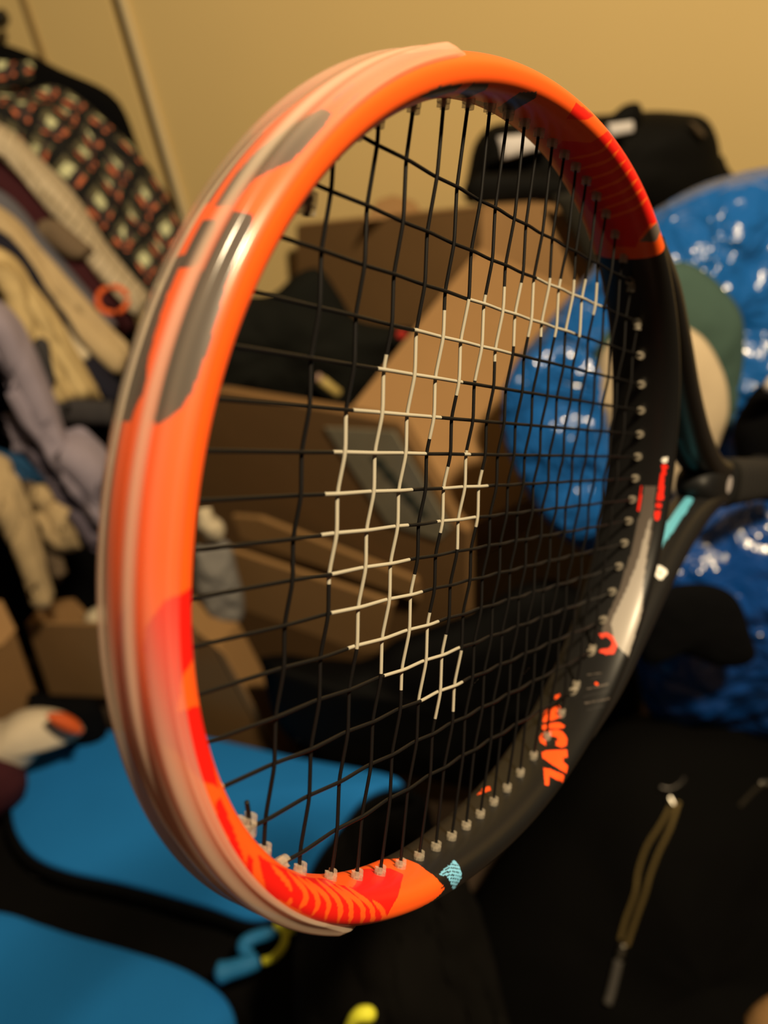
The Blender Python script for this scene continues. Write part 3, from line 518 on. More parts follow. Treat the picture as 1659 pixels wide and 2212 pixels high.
_pa = [(0, K), (.10, (.11, .10, .06)), (.26, (.60, .62, .38)), (.54, (.04, .03, .03)), (.74, (.62, .17, .08)), (.84, K)]
m_plaid = plaid('plaid_flannel', _pa, _pa, .058, .052, 'DARKEN')
m_check = plaid('pale_check_cotton', [(0, (.55, .46, .33)), (.8, (.36, .30, .21))], [(0, (1, 1, 1)), (.8, (.7, .68, .62))], .016, .016)
m_ribbed = uv_stripes('ribbed_linen', [(0, (.58, .44, .22)), (.55, (.36, .26, .12)), (.8, (.48, .36, .18))], .011, 1)
def cloth(name, c, var=.12, rough=.92): return mat(name, c, rough, bump=.25, bscale=500, var=var, vscale=9, spec=.06)
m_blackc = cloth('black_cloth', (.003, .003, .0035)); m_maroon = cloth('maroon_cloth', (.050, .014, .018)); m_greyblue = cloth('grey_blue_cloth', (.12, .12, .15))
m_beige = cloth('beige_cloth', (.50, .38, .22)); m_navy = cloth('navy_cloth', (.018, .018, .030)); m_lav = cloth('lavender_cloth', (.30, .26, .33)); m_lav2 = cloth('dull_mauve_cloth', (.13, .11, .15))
m_brownc = cloth('grey_brown_cloth', (.16, .115, .075)); m_cream = cloth('cream_cloth', (.62, .53, .38)); m_dkgrey = cloth('charcoal_cloth', (.045, .042, .045)); m_tanc = cloth('sand_cloth', (.46, .34, .19))
G = 'clothes heaped at the left'
def garment(name, label, cat, *a, **k): return tag(drape(name, *a, **k), label, cat, G)
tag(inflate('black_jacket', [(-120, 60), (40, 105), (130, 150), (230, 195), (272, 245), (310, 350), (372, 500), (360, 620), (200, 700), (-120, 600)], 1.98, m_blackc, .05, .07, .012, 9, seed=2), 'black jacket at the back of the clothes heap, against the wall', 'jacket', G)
t = empty('plaid_shirt', on_y(200, 350, 1.74), 'dark plaid flannel shirt with cream and rust checks', 'shirt', G)
def under(o, t):
    o.parent = t; o.matrix_parent_inverse = Matrix.Translation(-t.location); return o
under(drape('body', [(-120, 210), (60, 205), (150, 205), (240, 275), (335, 375), (400, 500), (430, 600)], [(-120, 330), (-20, 330), (60, 385), (150, 465), (230, 560), (300, 640), (340, 720)], 1.78, 1.66, m_plaid, .03, .05, .016, 9, nu=70, nv=36, seed=1), t)
under(drape('collar', [(-120, 120), (0, 135), (78, 145)], [(-120, 190), (0, 195), (70, 165)], 1.74, 1.70, m_plaid, .015, .01, .004, 6, nu=20, nv=12), t)
garment('checked_shirt', 'pale beige shirt sleeve with a fine check, below the plaid flannel', 'shirt', [(-120, 220), (5, 285), (80, 350), (150, 420), (230, 545), (330, 660)], [(-120, 320), (5, 345), (75, 420), (145, 500), (225, 605), (300, 690)], 1.64, 1.58, m_check, .03, .02, .004, 8, seed=3)
garment('maroon_shirt', 'dark maroon shirt showing between two pale sleeves', 'shirt', [(-120, 320), (10, 370), (90, 450), (150, 520), (230, 620), (300, 710)], [(-120, 420), (10, 440), (110, 550), (200, 670), (250, 740)], 1.62, 1.56, m_maroon, .03, .02, .006, 10, seed=4)
garment('brown_scarf', 'short grey brown cloth end lying on the maroon shirt', 'scarf', [(88, 490), (120, 475), (175, 515), (205, 545)], [(82, 510), (105, 530), (150, 560), (180, 555)], 1.565, 1.55, m_brownc, .015, .01, .003, 5, nu=20, nv=10, seed=5)
garment('grey_blue_shirt', 'thin grey blue shirt edge between maroon and beige cloth', 'shirt', [(-120, 380), (10, 432), (100, 535), (190, 640), (255, 720)], [(-120, 430), (10, 478), (90, 580), (180, 690), (235, 745)], 1.555, 1.52, m_greyblue, .025, .015, .004, 7, seed=6)
garment('beige_shirt', 'plain beige shirt with a creased front edge, beside the orange hair band', 'shirt', [(-120, 410), (15, 478), (95, 555), (185, 655), (290, 770)], [(-120, 460), (15, 515), (62, 590), (130, 690), (200, 765), (265, 815)], 1.51, 1.47, m_beige, .03, .025, .006, 8, seed=7)
garment('navy_shirt', 'near black navy shirt behind the ribbed trousers', 'shirt', [(-120, 480), (15, 512), (115, 655), (180, 745), (270, 850)], [(-120, 560), (0, 575), (110, 700), (160, 770), (250, 880)], 1.465, 1.43, m_navy, .025, .015, .006, 8, seed=8)
tag(drape('white_label_cloth', [(135, 700), (160, 735), (196, 772)], [(128, 715), (150, 752), (186, 782)], 1.425, 1.42, m_cream, .012, .006, .001, 3, nu=14, nv=8), 'small white cloth tab beside the ribbed trousers', 'cloth', G)
t = empty('ribbed_trousers', on_y(120, 720, 1.38), 'ribbed beige linen trousers with a dark waistband', 'trousers', G)
under(drape('leg', [(-120, 520), (0, 552), (60, 605), (118, 675), (165, 760), (222, 862)], [(-120, 570), (10, 610), (45, 700), (75, 790), (100, 840), (125, 880)], 1.40, 1.36, m_ribbed, .03, .02, .005, 16, seed=9, nv=30), t)
under(drape('waistband', [(108, 868), (170, 862), (245, 866)], [(112, 915), (175, 915), (250, 918)], 1.355, 1.35, m_dkgrey, .02, .008, .002, 3, nu=20, nv=10), t)
under(inflate('button', [(140, 877), (147, 873), (152, 880), (147, 887), (140, 885)], 1.325, m_blackc, .004, .004, seg=16, rings=4), t)
under(drape('pocket_patch', [(72, 738), (88, 728), (106, 738)], [(95, 830), (110, 838), (122, 825)], 1.335, 1.33, m_dkgrey, .008, .006, .001, 3, nu=12, nv=14), t)
garment('lavender_shirt', 'pale lavender grey shirt hanging lowest in a broad fold', 'shirt', [(-120, 620), (0, 655), (52, 720), (95, 830), (125, 925), (180, 925), (240, 985)], [(-120, 740), (10, 790), (50, 900), (105, 985), (160, 1060), (190, 1110), (225, 1150)], 1.33, 1.30, m_lav, .03, .03, .010, 11, seed=10, nv=30)
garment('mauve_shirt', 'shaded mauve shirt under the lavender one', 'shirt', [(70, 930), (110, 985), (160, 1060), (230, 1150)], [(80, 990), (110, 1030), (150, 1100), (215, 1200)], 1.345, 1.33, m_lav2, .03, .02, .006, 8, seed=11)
t = empty('striped_polo', on_y(110, 1060, 1.33), 'folded polo shirt in pale grey, blue and beige blocks', 'shirt', G)
under(drape('pale_block', [(10, 890), (45, 900), (70, 920)], [(35, 985), (60, 985), (92, 978)], 1.35, 1.33, m_lav, .025, .01, .004, 6, nu=20, nv=12, seed=12), t)
under(drape('blue_block', [(-30, 960), (50, 984), (92, 982)], [(-10, 1030), (75, 1046), (118, 1040)], 1.34, 1.32, cloth('blue_cloth', (.02, .07, .16)), .025, .01, .004, 6, nu=20, nv=12, seed=13), t)
under(drape('beige_block', [(60, 1050), (90, 1046), (118, 1042)], [(125, 1195), (150, 1192), (174, 1185)], 1.325, 1.31, m_tanc, .03, .012, .007, 9, nu=20, nv=24, seed=14), t)
garment('sand_trousers', 'long sand coloured trouser leg hanging to the carton', 'trousers', [(-80, 960), (10, 985), (35, 1030), (72, 1150), (110, 1300)], [(-80, 1100), (0, 1130), (40, 1180), (70, 1240), (98, 1320)], 1.29, 1.27, m_tanc, .03, .02, .006, 7, seed=15)
garment('grey_brown_trousers', 'grey brown trouser leg beside the sand coloured one', 'trousers', [(35, 1010), (70, 1060), (95, 1160), (125, 1260)], [(60, 1010), (100, 1090), (125, 1180), (140, 1240)], 1.34, 1.33, m_brownc, .02, .015, .006, 8, seed=16)
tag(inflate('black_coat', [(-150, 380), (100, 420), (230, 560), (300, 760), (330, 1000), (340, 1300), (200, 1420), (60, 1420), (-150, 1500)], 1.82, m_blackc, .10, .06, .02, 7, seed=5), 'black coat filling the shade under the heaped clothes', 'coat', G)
# orange ring
a = np.linspace(0, 2*np.pi, 33); c = on_y(243, 648, 1.49)
tag(tube('hair_band', [c+.024*np.array([math.cos(q), .25*math.sin(q), .8*math.sin(q)]) for q in a[:-1]], .0045, mat('orange_elastic', (.75, .13, .03), .6), None, 8), 'orange hair band tucked between shirts', 'hair band')
tag(inflate('door_knob', [(-14, 30), (5, 18), (18, 40), (8, 62), (-14, 60)], 2.44, mat('black_metal', (.01, .01, .01), .3), .03, .04, seg=24, rings=8), 'black round knob on the wall panel at the top left corner', 'knob')
# ---------------------------------------------------------------- cartons
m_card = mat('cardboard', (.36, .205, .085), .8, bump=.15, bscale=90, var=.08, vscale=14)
m_card_shade = mat('shade_toned_cardboard', (.22, .12, .046), .82, bump=.15, bscale=90, var=.1, vscale=14)  # same cardboard, darkened to stand for the shade on it
m_tape = mat('clear_grey_tape', (.30, .27, .19), .25, var=.25, vscale=22, spec=.6)
# back carton under the shoulder bag
YB = 1.74
bt = empty('back_carton', on_y(900, 640, YB), 'large brown carton against the wall, under the black shoulder bag', 'carton')
def part_box(name, lo, hi, m, t, bev=.004): return under(link(name, box_mesh(name, lo, hi, bev), m, None, False), t)
CB = on_y(1040, 470, 1.66); N1 = np.array([-.85, -.53, 0]); N1 /= np.linalg.norm(N1); N2 = np.array([.32, -.95, 0]); N2 /= np.linalg.norm(N2)
def q1(pts, N): return [on_plane(x, y, CB, N) for x, y in pts]
lf = q1([(640, 487), (1040, 447), (1040, 1050), (640, 1050)], N1); rf = q1([(1040, 447), (1330, 417), (1330, 900), (1040, 900)], N2)
under(slab('side_panel', lf, -N1*.02, m_card, None, .002), bt); under(slab('front_panel', rf, -N2*.02, m_card, None, .002), bt)
bk = on_y(1100, 440, 2.12)
under(slab('top_flap', [lf[0], lf[1], bk], (0, 0, -.005), m_card, None, .001), bt); under(slab('top_flap', [rf[0], rf[1], bk], (0, 0, -.005), m_card, None, .001), bt)
q = [on_y(788, 478, 1.90), on_y(815, 435, 1.92), on_y(850, 424, 1.93), on_y(895, 436, 1.92), on_y(915, 462, 1.90)]
under(slab('raised_flap', q, (0, .006, .001), m_card, bt, .001), bt)
# tan carton with its lid facing up
PA, PBp, PD = on_y(1035, 535, 1.62), on_y(757, 882, 1.36), on_y(985, 1127, 1.17)
NT = np.cross(PBp-PA, PD-PA); NT /= np.linalg.norm(NT); NT = NT*np.sign(NT[2])
tp = [on_plane(x, y, PA, NT) for x, y in [(1035, 535), (757, 882), (858, 911), (985, 1127), (1010, 1138), (1175, 1062), (1290, 650)]]
ft = empty('tan_carton', tp[3], 'tan carton tilted with its smooth lid up, between the shoulder bag and the blue sack', 'carton')
under(slab('body', [p-NT*.004 for p in tp], -NT*.12, m_card, None, .003), ft)
under(slab('lid', tp, -NT*.0035, m_card, None, .0015), ft)
# left carton with the tape strip, shade put into its colour
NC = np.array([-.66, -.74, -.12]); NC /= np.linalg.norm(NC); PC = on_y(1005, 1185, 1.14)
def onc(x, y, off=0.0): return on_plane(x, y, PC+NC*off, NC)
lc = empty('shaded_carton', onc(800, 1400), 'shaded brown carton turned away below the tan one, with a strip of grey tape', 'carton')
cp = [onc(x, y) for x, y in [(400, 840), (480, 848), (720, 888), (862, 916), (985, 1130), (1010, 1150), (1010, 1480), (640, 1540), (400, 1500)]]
under(slab('body', cp, -NC*.02, m_card_shade, None, .003), lc)
under(slab('tape_strip', [onc(x, y, .001) for x, y in [(703, 922), (852, 930), (975, 1140), (950, 1165), (838, 1130), (760, 1010)]], NC*.0022, m_tape, None, .0005), lc)
m_print = mat('faint_green_print', (.06, .07, .055), .5)
for k in range(5):
    x, y = 800+22*k, 985+26*k
    under(slab('print_mark', [onc(x+a_, y+b_, .0034) for a_, b_ in [(0, 0), (26, 6), (40, 30), (14, 26)]], NC*.0006, m_print, None, 0), lc)
# open low carton with flaps
m_card_low_shade = mat('shade_dimmed_cardboard', (.26, .145, .055), .85, var=.1, vscale=12)  # cardboard lowered in tone to carry the low carton's shade
NO = np.array([-.55, -.83, -.08]); NO /= np.linalg.norm(NO)
oc = empty('open_carton', on_y(700, 1250, 1.33), 'open brown carton low in the middle, its long flap bent back', 'carton')
def ono(x, y, p, off=0.0): return on_plane(x, y, p+NO*off, NO)
pf, pp_, ps = on_y(760, 1200, 1.27), on_y(760, 1300, 1.18), on_y(480, 1500, 1.20)
under(slab('long_flap', [ono(x, y, pf) for x, y in [(500, 1115), (560, 1120), (900, 1255), (905, 1300), (760, 1250), (520, 1165)]], -NO*.010, m_card_low_shade, None, .002), oc)
under(slab('front_panel', [ono(x, y, pp_) for x, y in [(470, 1180), (760, 1275), (850, 1305), (820, 1410), (780, 1410), (560, 1330), (480, 1300)]], -NO*.01, m_card_low_shade, None, .002), oc)
under(slab('side_panel', [ono(x, y, ps) for x, y in [(380, 1330), (470, 1400), (600, 1640), (590, 1760), (380, 1700)]], -NO*.06, m_card_low_shade, None, .002), oc)
under(slab('panel_edge', [ono(x, y, ps, .002) for x, y in [(468, 1400), (484, 1412), (612, 1640), (598, 1644)]], -NO*.002, m_card, None, 0), oc)
# cartons at the left
l1 = empty('small_carton', on_y(200, 1440, 1.30), 'small open carton under the clothes, white cloth in it', 'carton')
NS_ = np.array([-.60, -.80, 0]); PS_ = on_y(230, 1430, 1.24)
under(slab('front_panel', [on_plane(x, y, PS_, NS_) for x, y in [(56, 1347), (420, 1352), (420, 1515), (240, 1508), (108, 1502)]], (0, .008, 0), m_card, None, .002), l1)
under(slab('side_panel', [on_plane(56, 1347, PS_, NS_), on_y(95, 1300, 1.48), on_y(150, 1470, 1.48), on_plane(108, 1502, PS_, NS_)], (.006, 0, 0), m_card, None, .001), l1)
under(slab('back_panel', [on_y(x, y, 1.49) for x, y in [(95, 1302), (160, 1296), (190, 1330), (420, 1330), (420, 1480), (150, 1480)]], (0, .006, 0), m_card, None, .001), l1)
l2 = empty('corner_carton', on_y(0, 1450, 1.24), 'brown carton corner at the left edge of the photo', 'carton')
under(slab('front_panel', [on_y(x, y, 1.24) for x, y in [(-90, 1405), (3, 1392), (30, 1370), (95, 1560), (90, 1640), (-90, 1660)]], (0, .01, 0), m_card_shade, None, .002), l2)  # front gets the shade-darkened cardboard, its flap the plain one
under(slab('top_flap', [on_y(x, y, Y) for x, y, Y in [(-90, 1300, 1.28), (2, 1298, 1.28), (33, 1362, 1.25), (2, 1396, 1.235), (-90, 1410, 1.235)]], (0, .005, -.002), m_card, None, .001), l2)
tag(inflate('white_cloth', [(178, 1345), (190, 1322), (230, 1312), (280, 1330), (270, 1360), (200, 1362)], 1.36, m_cream, .03, .03, .004, 30, seg=36, rings=8), 'white cloth bundled in the small carton', 'cloth')
# ---------------------------------------------------------------- dark jacket, pen, grey sock-like cloth
m_dj = cloth('dark_green_cloth', (.010, .0105, .009), .3)
dj = empty('dark_jacket', on_y(650, 760, 1.56), 'crumpled dark jacket slumped against the back carton', 'jacket')
under(inflate('body', [(360, 640), (540, 640), (590, 635), (640, 592), (690, 580), (735, 640), (770, 690), (850, 706), (905, 712), (880, 770), (800, 850), (740, 905), (560, 862), (470, 850), (380, 900)], 1.66, m_dj, .06, .05, .016, 14, seed=3), dj)
under(inflate('red_tab', [(856, 716), (872, 712), (880, 724), (868, 734), (856, 728)], 1.585, mat('red_tab', (.5, .03, .02), .6), .004, .004, seg=20, rings=4), dj)
pn = empty('pen', on_y(705, 830, 1.49), 'pale yellow pen lying on the dark jacket', 'pen')
p0, p1 = on_y(683, 812, 1.565), on_y(733, 851, 1.565)
under(tube('barrel', [p0+(p1-p0)*k for k in (.2, .24, .6, .96, 1)], .0085, mat('yellow_plastic', (.55, .42, .14), .4), None, 12, taper=[.7, 1, 1, 1, .6]), pn)
under(tube('cap', [p0+(p1-p0)*k for k in (0, .03, .12, .19)], .0075, mat('pink_plastic', (.5, .33, .27), .4), None, 12, taper=[.6, 1, 1, .8]), pn)
gc = empty('grey_bear', on_y(480, 1250, 1.22), 'grey fluffy cloth hanging by the frame, pale knot on top', 'cloth')
gc.name = 'knotted_cloth'
under(inflate('body', [(420, 1180), (490, 1168), (512, 1230), (528, 1300), (520, 1345), (490, 1360), (450, 1340), (420, 1260)], 1.24, cloth('grey_fleece', (.20, .19, .18), .3), .03, .03, .006, 40, seed=8), gc)
under(inflate('knot', [(425, 1100), (452, 1096), (462, 1118), (484, 1135), (482, 1160), (452, 1166), (436, 1150), (424, 1130)], 1.225, m_cream, .02, .02, .004, 50, seg=36, rings=8), gc)
tag(inflate('black_duffel', [(560, 1420), (760, 1440), (860, 1380), (1000, 1330), (1180, 1250), (1320, 1330), (1390, 1480), (1340, 1640), (1180, 1720), (900, 1680), (720, 1650), (640, 1610), (590, 1540)], 1.10, mat('black_nylon', (.0016, .0015, .0015), .7, spec=.08), .05, .05, .010, 10, seed=9), 'black nylon duffel in the shade behind the strings', 'bag')
# ---------------------------------------------------------------- shoulder bag on the carton
m_bag = mat('black_bag_nylon', (.005, .0046, .004), .7, bump=.2, bscale=300, spec=.1)
sb = empty('shoulder_bag', on_y(1280, 400, 1.82), 'black shoulder bag with two white labels, lying on the back carton', 'bag')
under(inflate('body', [(1000, 420), (1010, 375), (1025, 310), (1060, 272), (1120, 262), (1200, 250), (1300, 248), (1400, 240), (1470, 243), (1520, 252), (1545, 285), (1560, 350), (1575, 385), (1562, 450), (1440, 480), (1300, 440), (1180, 434), (1050, 440), (1010, 440)], 1.80, m_bag, .09, .08, .006, 9, seed=4, rings=18), sb)
under(inflate('top_flap', [(1300, 268), (1325, 245), (1350, 226), (1378, 222), (1388, 240), (1384, 268), (1340, 280)], 1.70, m_bag, .015, .02, seg=40, rings=8), sb)
under(inflate('side_pocket', [(1000, 405), (1030, 378), (1130, 372), (1220, 380), (1270, 420), (1200, 432), (1060, 440), (1018, 438)], 1.70, m_bag, .02, .02, .003, 12, seg=48), sb)
m_white = mat('white_label', (.74, .70, .70), .55)
under(drape('white_label', [(1075, 296), (1130, 290), (1195, 282)], [(1086, 346), (1140, 330), (1190, 318)], 1.684, 1.678, m_white, .008, .004, .001, 2, nu=14, nv=10), sb)
under(drape('white_label', [(1312, 268), (1340, 264), (1366, 260)], [(1316, 297), (1340, 292), (1368, 286)], 1.676, 1.674, m_white, .006, .003, .0005, 2, nu=12, nv=8), sb)
under(inflate('worn_patch', [(1487, 262), (1500, 266), (1522, 288), (1520, 300), (1505, 290)], 1.72, mat('brown_patch', (.10, .07, .04), .7), .006, .006, seg=24, rings=4), sb)
under(drape('strap', [(1190, 425), (1228, 490), (1262, 560), (1300, 610)], [(1290, 410), (1315, 470), (1325, 520), (1335, 580)], 1.66, 1.65, mat('olive_webbing', (.022, .020, .014), .8), .012, .006, .002, 4, nu=24, nv=10), sb)
under(tube('strap_end', [on_y(x, y, 1.79) for x, y in [(1556, 340), (1566, 366), (1580, 384)]], .006, m_bag, None, 8), sb)
# ---------------------------------------------------------------- blue plastic sacks
def film(name, col, rough, alpha):
    m = mat(name, col, rough, spec=.7, coat=.4); nt = m.node_tree; b = nt.nodes['Principled BSDF']; b.inputs['Coat Roughness'].default_value = .08
    tc = nt.nodes.new('ShaderNodeTexCoord'); n = nt.nodes.new('ShaderNodeTexNoise'); n.inputs['Scale'].default_value = 16; n.inputs['Detail'].default_value = 3; n.inputs['Distortion'].default_value = 1.2
    bp = nt.nodes.new('ShaderNodeBump'); bp.inputs['Strength'].default_value = .9; bp.inputs['Distance'].default_value = .02
    nt.links.new(tc.outputs['Object'], n.inputs['Vector']); nt.links.new(n.outputs['Fac'], bp.inputs['Height']); nt.links.new(bp.outputs[0], b.inputs['Normal']); nt.links.new(bp.outputs[0], b.inputs['Coat Normal'])
    return m
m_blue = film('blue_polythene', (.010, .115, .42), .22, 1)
us = empty('blue_sack', on_y(1440, 900, 1.2), 'big blue plastic sack with a green and a pale bundle at its mouth', 'plastic sack')
under(inflate('body', [(1420, 450), (1500, 405), (1580, 378), (1680, 360), (1780, 380), (1840, 700), (1780, 1000), (1600, 1120), (1450, 1180), (1300, 1200), (1230, 1150), (1160, 1040), (1100, 960), (1085, 870), (1110, 790), (1180, 700), (1280, 580), (1340, 520)], 1.18, m_blue, .11, .08, .035, 9, rings=30, seg=150, seed=1, centre=(1420, 800)), us)
under(inflate('mouth_fold', [(1085, 840), (1140, 770), (1230, 740), (1300, 790), (1360, 870), (1420, 960), (1430, 1080), (1400, 1170), (1290, 1200), (1190, 1140), (1110, 1010), (1085, 920)], 1.03, m_blue, .035, .05, .018, 14, rings=16, seg=90, seed=6), us)
tag(inflate('green_cloth', [(1270, 800), (1300, 730), (1370, 650), (1440, 572), (1500, 572), (1570, 630), (1607, 700), (1600, 830), (1560, 960), (1440, 1040), (1300, 980)], 1.075, cloth('green_fabric', (.060, .105, .088), .25), .035, .05, .006, 14, seed=2), 'dull green cloth bundle in the mouth of the blue sack', 'cloth')
tag(inflate('pale_cushion', [(1275, 860), (1300, 760), (1370, 700), (1450, 695), (1520, 730), (1565, 810), (1575, 880), (1562, 935), (1540, 985), (1500, 1045), (1430, 1070), (1340, 1010)], 1.02, cloth('pale_fabric', (.60, .48, .32), .08), .03, .03, .003, 8), 'round pale cushion in front of the green bundle', 'cushion')
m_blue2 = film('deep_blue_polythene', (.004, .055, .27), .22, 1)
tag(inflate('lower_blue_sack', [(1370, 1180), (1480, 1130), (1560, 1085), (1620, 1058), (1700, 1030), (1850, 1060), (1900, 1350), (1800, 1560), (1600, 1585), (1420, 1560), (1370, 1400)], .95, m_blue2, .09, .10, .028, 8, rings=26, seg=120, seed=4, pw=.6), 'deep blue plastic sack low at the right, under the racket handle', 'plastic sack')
tag(inflate('black_sleeve', [(1385, 1340), (1425, 1275), (1520, 1260), (1590, 1290), (1622, 1370), (1630, 1425), (1560, 1440), (1470, 1412), (1390, 1430)], .83, m_blackc, .02, .02, .004, 12, seed=9), 'black sleeve lying across the lower blue sack', 'sleeve')
tag(inflate('black_bundle', [(1590, 990), (1585, 930), (1605, 885), (1650, 830), (1720, 810), (1780, 900), (1760, 1000), (1690, 1010), (1640, 1020), (1605, 1010)], .98, m_blackc, .035, .03, .005, 12, seed=4), 'black cloth bundle beside the end of the racket handle', 'cloth')
tag(inflate('pale_tissue', [(1650, 832), (1668, 812), (1700, 820), (1700, 850), (1672, 850), (1652, 842)], .93, m_white, .012, .012, .002, 40, seg=30, rings=6), 'scrap of pale tissue at the right edge, above the black bundle', 'tissue')
tag(drape('brown_cloth', [(1590, 1062), (1630, 1030), (1680, 1000), (1740, 985)], [(1600, 1080), (1640, 1062), (1690, 1035), (1740, 1020)], .86, .85, cloth('taupe_cloth', (.15, .11, .085)), .02, .01, .003, 5, nu=24, nv=12), 'grey brown cloth edge on the lower blue sack', 'cloth')
# ---------------------------------------------------------------- black backpack bottom right
m_bp = mat('black_backpack_cloth', (.0016, .0014, .0012), .8, bump=.2, bscale=250, spec=.06)
bp_ = empty('backpack', on_y(1400, 1950, .75), 'black backpack bottom right with a slack brass zip', 'backpack')
under(inflate('body', [(1020, 2300), (1000, 2050), (1080, 1900), (1180, 1760), (1260, 1640), (1370, 1570), (1500, 1560), (1700, 1590), (1850, 1700), (1880, 2000), (1800, 2400), (1400, 2500), (1100, 2420)], .80, m_bp, .09, .14, .010, 7, rings=20, seg=100, seed=3, slope=.35), bp_)
m_brass = mat('brass_teeth', (.40, .29, .11), .45, metal=.7)
from mathutils.bvhtree import BVHTree
def hitter(o):
    t = BVHTree.FromPolygons([v.co.copy() for v in o.data.vertices], [tuple(p.vertices) for p in o.data.polygons])
    def h(x, y, lift=.002):
        d = Vector(ray(x, y)); r = t.ray_cast(Vector(CAM), d)
        return np.array(r[0]-d.normalized()*lift) if r[0] is not None else None
    return h
bpbody = [o for o in bp_.children if o.name.startswith('body')][0]
hb = hitter(bpbody)
def on_body(pts, lift=.002, n=10):
    q = spline([(x, y, 0) for x, y in pts], n); return np.array([p for p in (hb(x, y, lift) for x, y, _ in q) if p is not None])
def teeth(name, pts, parent, m, step=.0042):
    pts = np.array(pts); d = np.concatenate([[0], np.cumsum(np.linalg.norm(np.diff(pts, axis=0), axis=1))]); k = np.arange(0, d[-1], step)
    bm = bmesh.new()
    for a in k:
        p = np.array([np.interp(a, d, pts[:, i]) for i in range(3)]); p2 = np.array([np.interp(a+.001, d, pts[:, i]) for i in range(3)]); g = Vector(p2-p)
        r = bmesh.ops.create_cube(bm, size=1); M = Matrix.Translation(p) @ g.to_track_quat('Y', 'Z').to_matrix().to_4x4() @ Matrix.Diagonal((.0045, .0024, .003, 1))
        bmesh.ops.transform(bm, matrix=M, verts=r['verts'])
    me = bpy.data.meshes.new(name); bm.to_mesh(me); bm.free(); o = link(name, me, m, None, False); o['kind'] = 'stuff'; return under(o, parent)
zl = [(1452, 1735), (1428, 1780), (1398, 1828), (1380, 1880), (1372, 1930), (1352, 1985), (1340, 2030)]
zr = [(1466, 1735), (1448, 1790), (1424, 1840), (1405, 1890), (1394, 1930), (1376, 1980), (1356, 2040)]
teeth('zip_teeth', on_body(zl, .003), bp_, m_brass); teeth('zip_teeth', on_body(zr, .003), bp_, m_brass)
def puller(name, pts, r, m, taper=None):
    q = on_body(pts, r*1.1, 6); return under(tube(name, q, r, m, None, 8, taper), bp_)
m_steel = mat('zip_steel', (.45, .42, .36), .3, metal=1)
puller('zip_slider', [(1347, 2040), (1343, 2052), (1339, 2066)], .0055, m_steel); puller('zip_stop', [(1446, 1722), (1450, 1730), (1455, 1738)], .0045, m_steel)
puller('zip_pull_tape', [(1336, 2075), (1328, 2110), (1318, 2150), (1312, 2168)], .0060, mat('grey_pull_tape', (.06, .055, .05), .7)); puller('zip_loop', [(1342, 2060), (1332, 2080), (1338, 2104)], .003, m_steel)
puller('zip_slider', [(1478, 1680), (1470, 1692), (1448, 1704), (1424, 1700)], .0035, mat('dark_metal', (.05, .045, .04), .35, metal=.8)); puller('zip_slider', [(1640, 1693), (1652, 1690), (1662, 1694)], .0045, m_steel)
teeth('zip_teeth', on_body([(1600, 1740), (1620, 1718), (1640, 1700), (1680, 1680)], .003), bp_, mat('dark_teeth', (.06, .05, .035), .5, metal=.5))
# ---------------------------------------------------------------- racket bag bottom left
m_rb = mat('black_racket_bag', (.0035, .0032, .003), .8, bump=.25, bscale=220, spec=.08, var=.1, vscale=10)
m_rbb = mat('blue_racket_bag_panel', (.016, .20, .60), .75, bump=.25, bscale=320, spec=.1, var=.06, vscale=12)
rb = empty('racket_bag', on_z(400, 1850, .2), 'black racket bag with two blue panels, lying bottom left', 'bag')
def pad(name, outline, z, m, down, dome, parent, seg=140, rings=16, wr=0, seed=0, round_=.012):
    c = spline([on_z(x, y, z) for x, y in outline]+[on_z(*outline[0], z)], 10)[:-1]; cc = np.vstack([c, c[:1]])
    d = np.concatenate([[0], np.cumsum(np.linalg.norm(np.diff(cc, axis=0), axis=1))]); q = np.linspace(0, d[-1], seg, endpoint=False)
    c = np.stack([np.interp(q, d, cc[:, i]) for i in range(3)], 1); ce = c.mean(0); rows = []
    for k in range(5):                                    # wall going down and the rounded shoulder
        pass
    rows.append(c+np.array([0, 0, -down])); rows.append(c+np.array([0, 0, -round_]))
    for k in range(1, 5):
        a = math.pi/2*k/4; dirs = (ce-c); L = np.linalg.norm(dirs, axis=1)[:, None]; rows.append(c+dirs/L*round_*(1-math.cos(a))+np.array([0, 0, -round_+round_*math.sin(a)]))
    last = rows[-1]
    for k in range(1, rings):
        r = 1-k/rings; p = ce+(last-ce)*r; p[:, 2] = z+dome*(1-r*r)**.7
        if wr: p[:, 2] += [wr*fbm(v+seed, 9, 3)*min(1, 4*(1-r)) for v in p]
        rows.append(p)
    P = np.array(rows); o = link(name, fix_normals(grid_mesh(name, P, False, True, True)), m); return under(o, parent)
upper = [(26, 1700), (40, 1655), (80, 1612), (140, 1590), (260, 1574), (400, 1582), (520, 1606), (640, 1634), (760, 1656), (840, 1672), (868, 1690), (820, 1702), (775, 1728), (727, 1789), (690, 1835), (655, 1895), (610, 1962), (540, 1984), (434, 1950), (271, 1905), (140, 1876), (70, 1845), (34, 1800), (22, 1750)]
def grow(pts, k, dx=0, dy=0):
    c = np.mean(pts, 0); return [(c[0]+(x-c[0])*k+dx, c[1]+(y-c[1])*k+dy) for x, y in pts]
pad('main_body', [(-250, 1760), (-40, 1700), (20, 1640), (140, 1582), (400, 1590), (860, 1690), (930, 1760), (985, 1860), (1000, 2000), (960, 2330), (800, 2480), (-250, 2480)], .185, m_rb, .18, .004, rb, wr=.006, seed=4)
pad('top_pocket', grow(upper, 1.045, -2, 10), .225, m_rb, .045, .010, rb, seed=2)
pad('blue_panel', upper, .236, m_rbb, .010, .010, rb, seed=2, round_=.006)
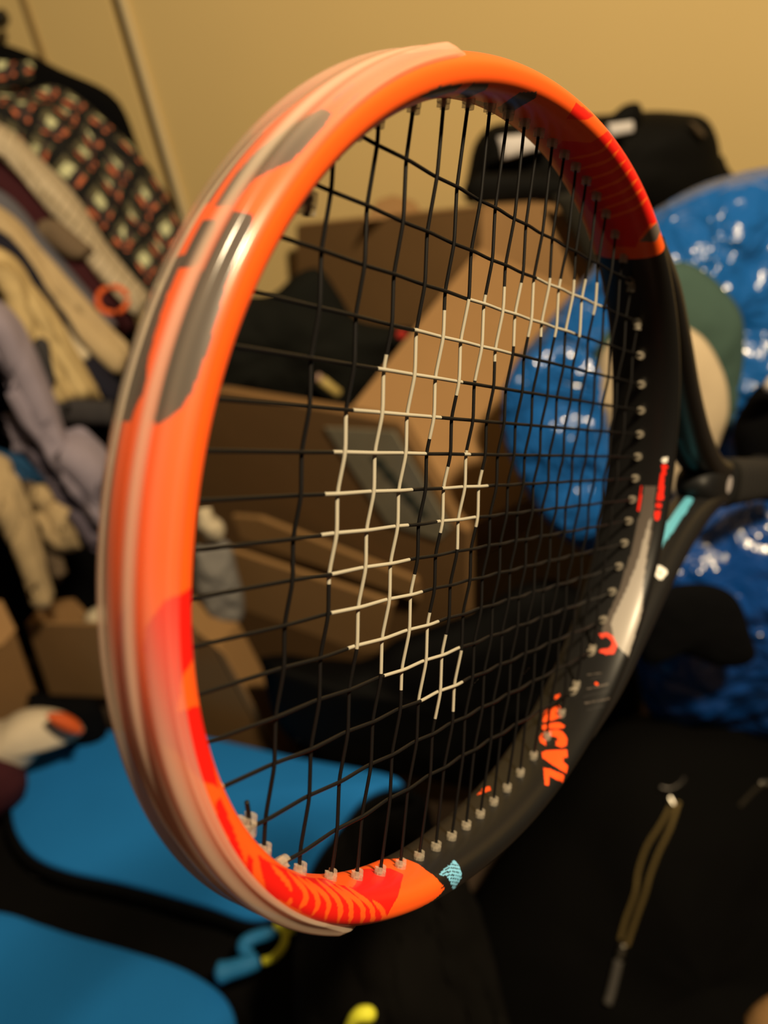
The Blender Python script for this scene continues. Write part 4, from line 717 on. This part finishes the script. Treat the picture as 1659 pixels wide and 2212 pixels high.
lower = [(-160, 1950), (0, 1968), (80, 1992), (160, 2018), (270, 2048), (380, 2084), (450, 2122), (490, 2160), (508, 2215), (512, 2330), (400, 2420), (-160, 2420)]
pad('front_pocket', grow(lower, 1.03, 4, -4), .222, m_rb, .045, .010, rb, seed=3); pad('blue_panel', lower, .232, m_rbb, .010, .010, rb, seed=5, round_=.006)
m_yel = mat('yellow_cord', (.80, .80, .05), .6); m_pull = mat('blue_rubber_pull', (.018, .19, .46), .6)
def tz(name, pts, z, r, m, taper=None, n=8):
    q = spline([on_z(x, y, z) for x, y in pts], n); return under(tube(name, q, r, m, None, 10, None if taper is None else np.interp(np.linspace(0, 1, len(q)), np.linspace(0, 1, len(taper)), taper)), rb)
tz('zip_pull', [(466, 2102), (480, 2100), (515, 2090), (550, 2078), (560, 2074)], .252, .0115, m_pull, [.6, 1.2, 1.0, 1.0, .9, .6])
tz('zip_pull', [(545, 2062), (528, 2052), (530, 2038), (548, 2026), (575, 2018), (596, 2012)], .249, .0085, m_pull, [.6, 1, 1.1, 1, 1, .6])
def tyy(name, pts, Y, r, m, taper=None):
    q = spline([on_y(x, y, Yq) for (x, y), Yq in zip(pts, Y)], 8); return under(tube(name, q, r, m, None, 10, None if taper is None else np.interp(np.linspace(0, 1, len(q)), np.linspace(0, 1, len(taper)), taper)), rb)
tz('pull_cord', [(596, 1998), (612, 2008), (616, 2030), (606, 2052), (588, 2070), (568, 2077)], .262, .0048, m_yel); tz('pull_cord', [(598, 2003), (615, 2012), (635, 2010)], .257, .0038, m_yel)
tyy('pull_cord', [(740, 2250), (762, 2206), (778, 2192), (796, 2190), (800, 2200)], [.50, .50, .50, .50, .505], .0055, m_yel, [.7, 1.0, 1.3, 1.3, .8])
# folds of the bag's loose black cloth at the bottom middle
under(drape('loose_cover', [(640, 2010), (720, 1830), (800, 1760), (900, 1790), (1010, 1900)], [(640, 2330), (760, 2330), (880, 2330), (1000, 2330), (1120, 2330)], .62, .54, cloth('charcoal_lining', (.004, .0035, .003), .2), .02, .05, .014, 7, nu=60, nv=40, seed=3), rb)
# shoe behind the racket bag
sh = empty('shoe', on_z(80, 1620, .25), 'white shoe with an orange heel behind the racket bag', 'shoe')
under(inflate('upper', [(-120, 1590), (-20, 1578), (30, 1552), (70, 1541), (125, 1543), (165, 1562), (182, 1580), (150, 1596), (100, 1612), (70, 1642), (45, 1655), (0, 1625), (-120, 1660)], 1.14, cloth('white_leather', (.66, .56, .42), .06), .04, .05, .003, 12, seed=2), sh)
under(inflate('heel_patch', [(98, 1545), (130, 1546), (165, 1563), (180, 1580), (170, 1586), (140, 1578), (115, 1563)], 1.092, mat('orange_leather', (.62, .10, .02), .6), .008, .02, seg=40, rings=6), sh)
tag(inflate('maroon_bag', [(-120, 1600), (0, 1640), (40, 1660), (60, 1690), (30, 1740), (-120, 1800)], 1.10, m_maroon, .04, .04, .006, 12, seed=7), 'dark maroon cloth under the white shoe', 'cloth')
tag(inflate('black_pouch', [(60, 1500), (110, 1508), (200, 1512), (230, 1560), (220, 1600), (140, 1600), (90, 1560)], 1.22, m_blackc, .03, .03, .003, 12, seed=7), 'black pouch between the small carton and the blue panel', 'pouch')
tag(inflate('brown_cushion', [(1610, 2220), (1640, 2190), (1690, 2165), (1780, 2170), (1780, 2300), (1640, 2290)], .52, cloth('tan_fabric', (.30, .17, .07)), .03, .03, .002, 12), 'tan cushion corner at the very bottom right', 'cushion')
bpy.context.view_layer.update()
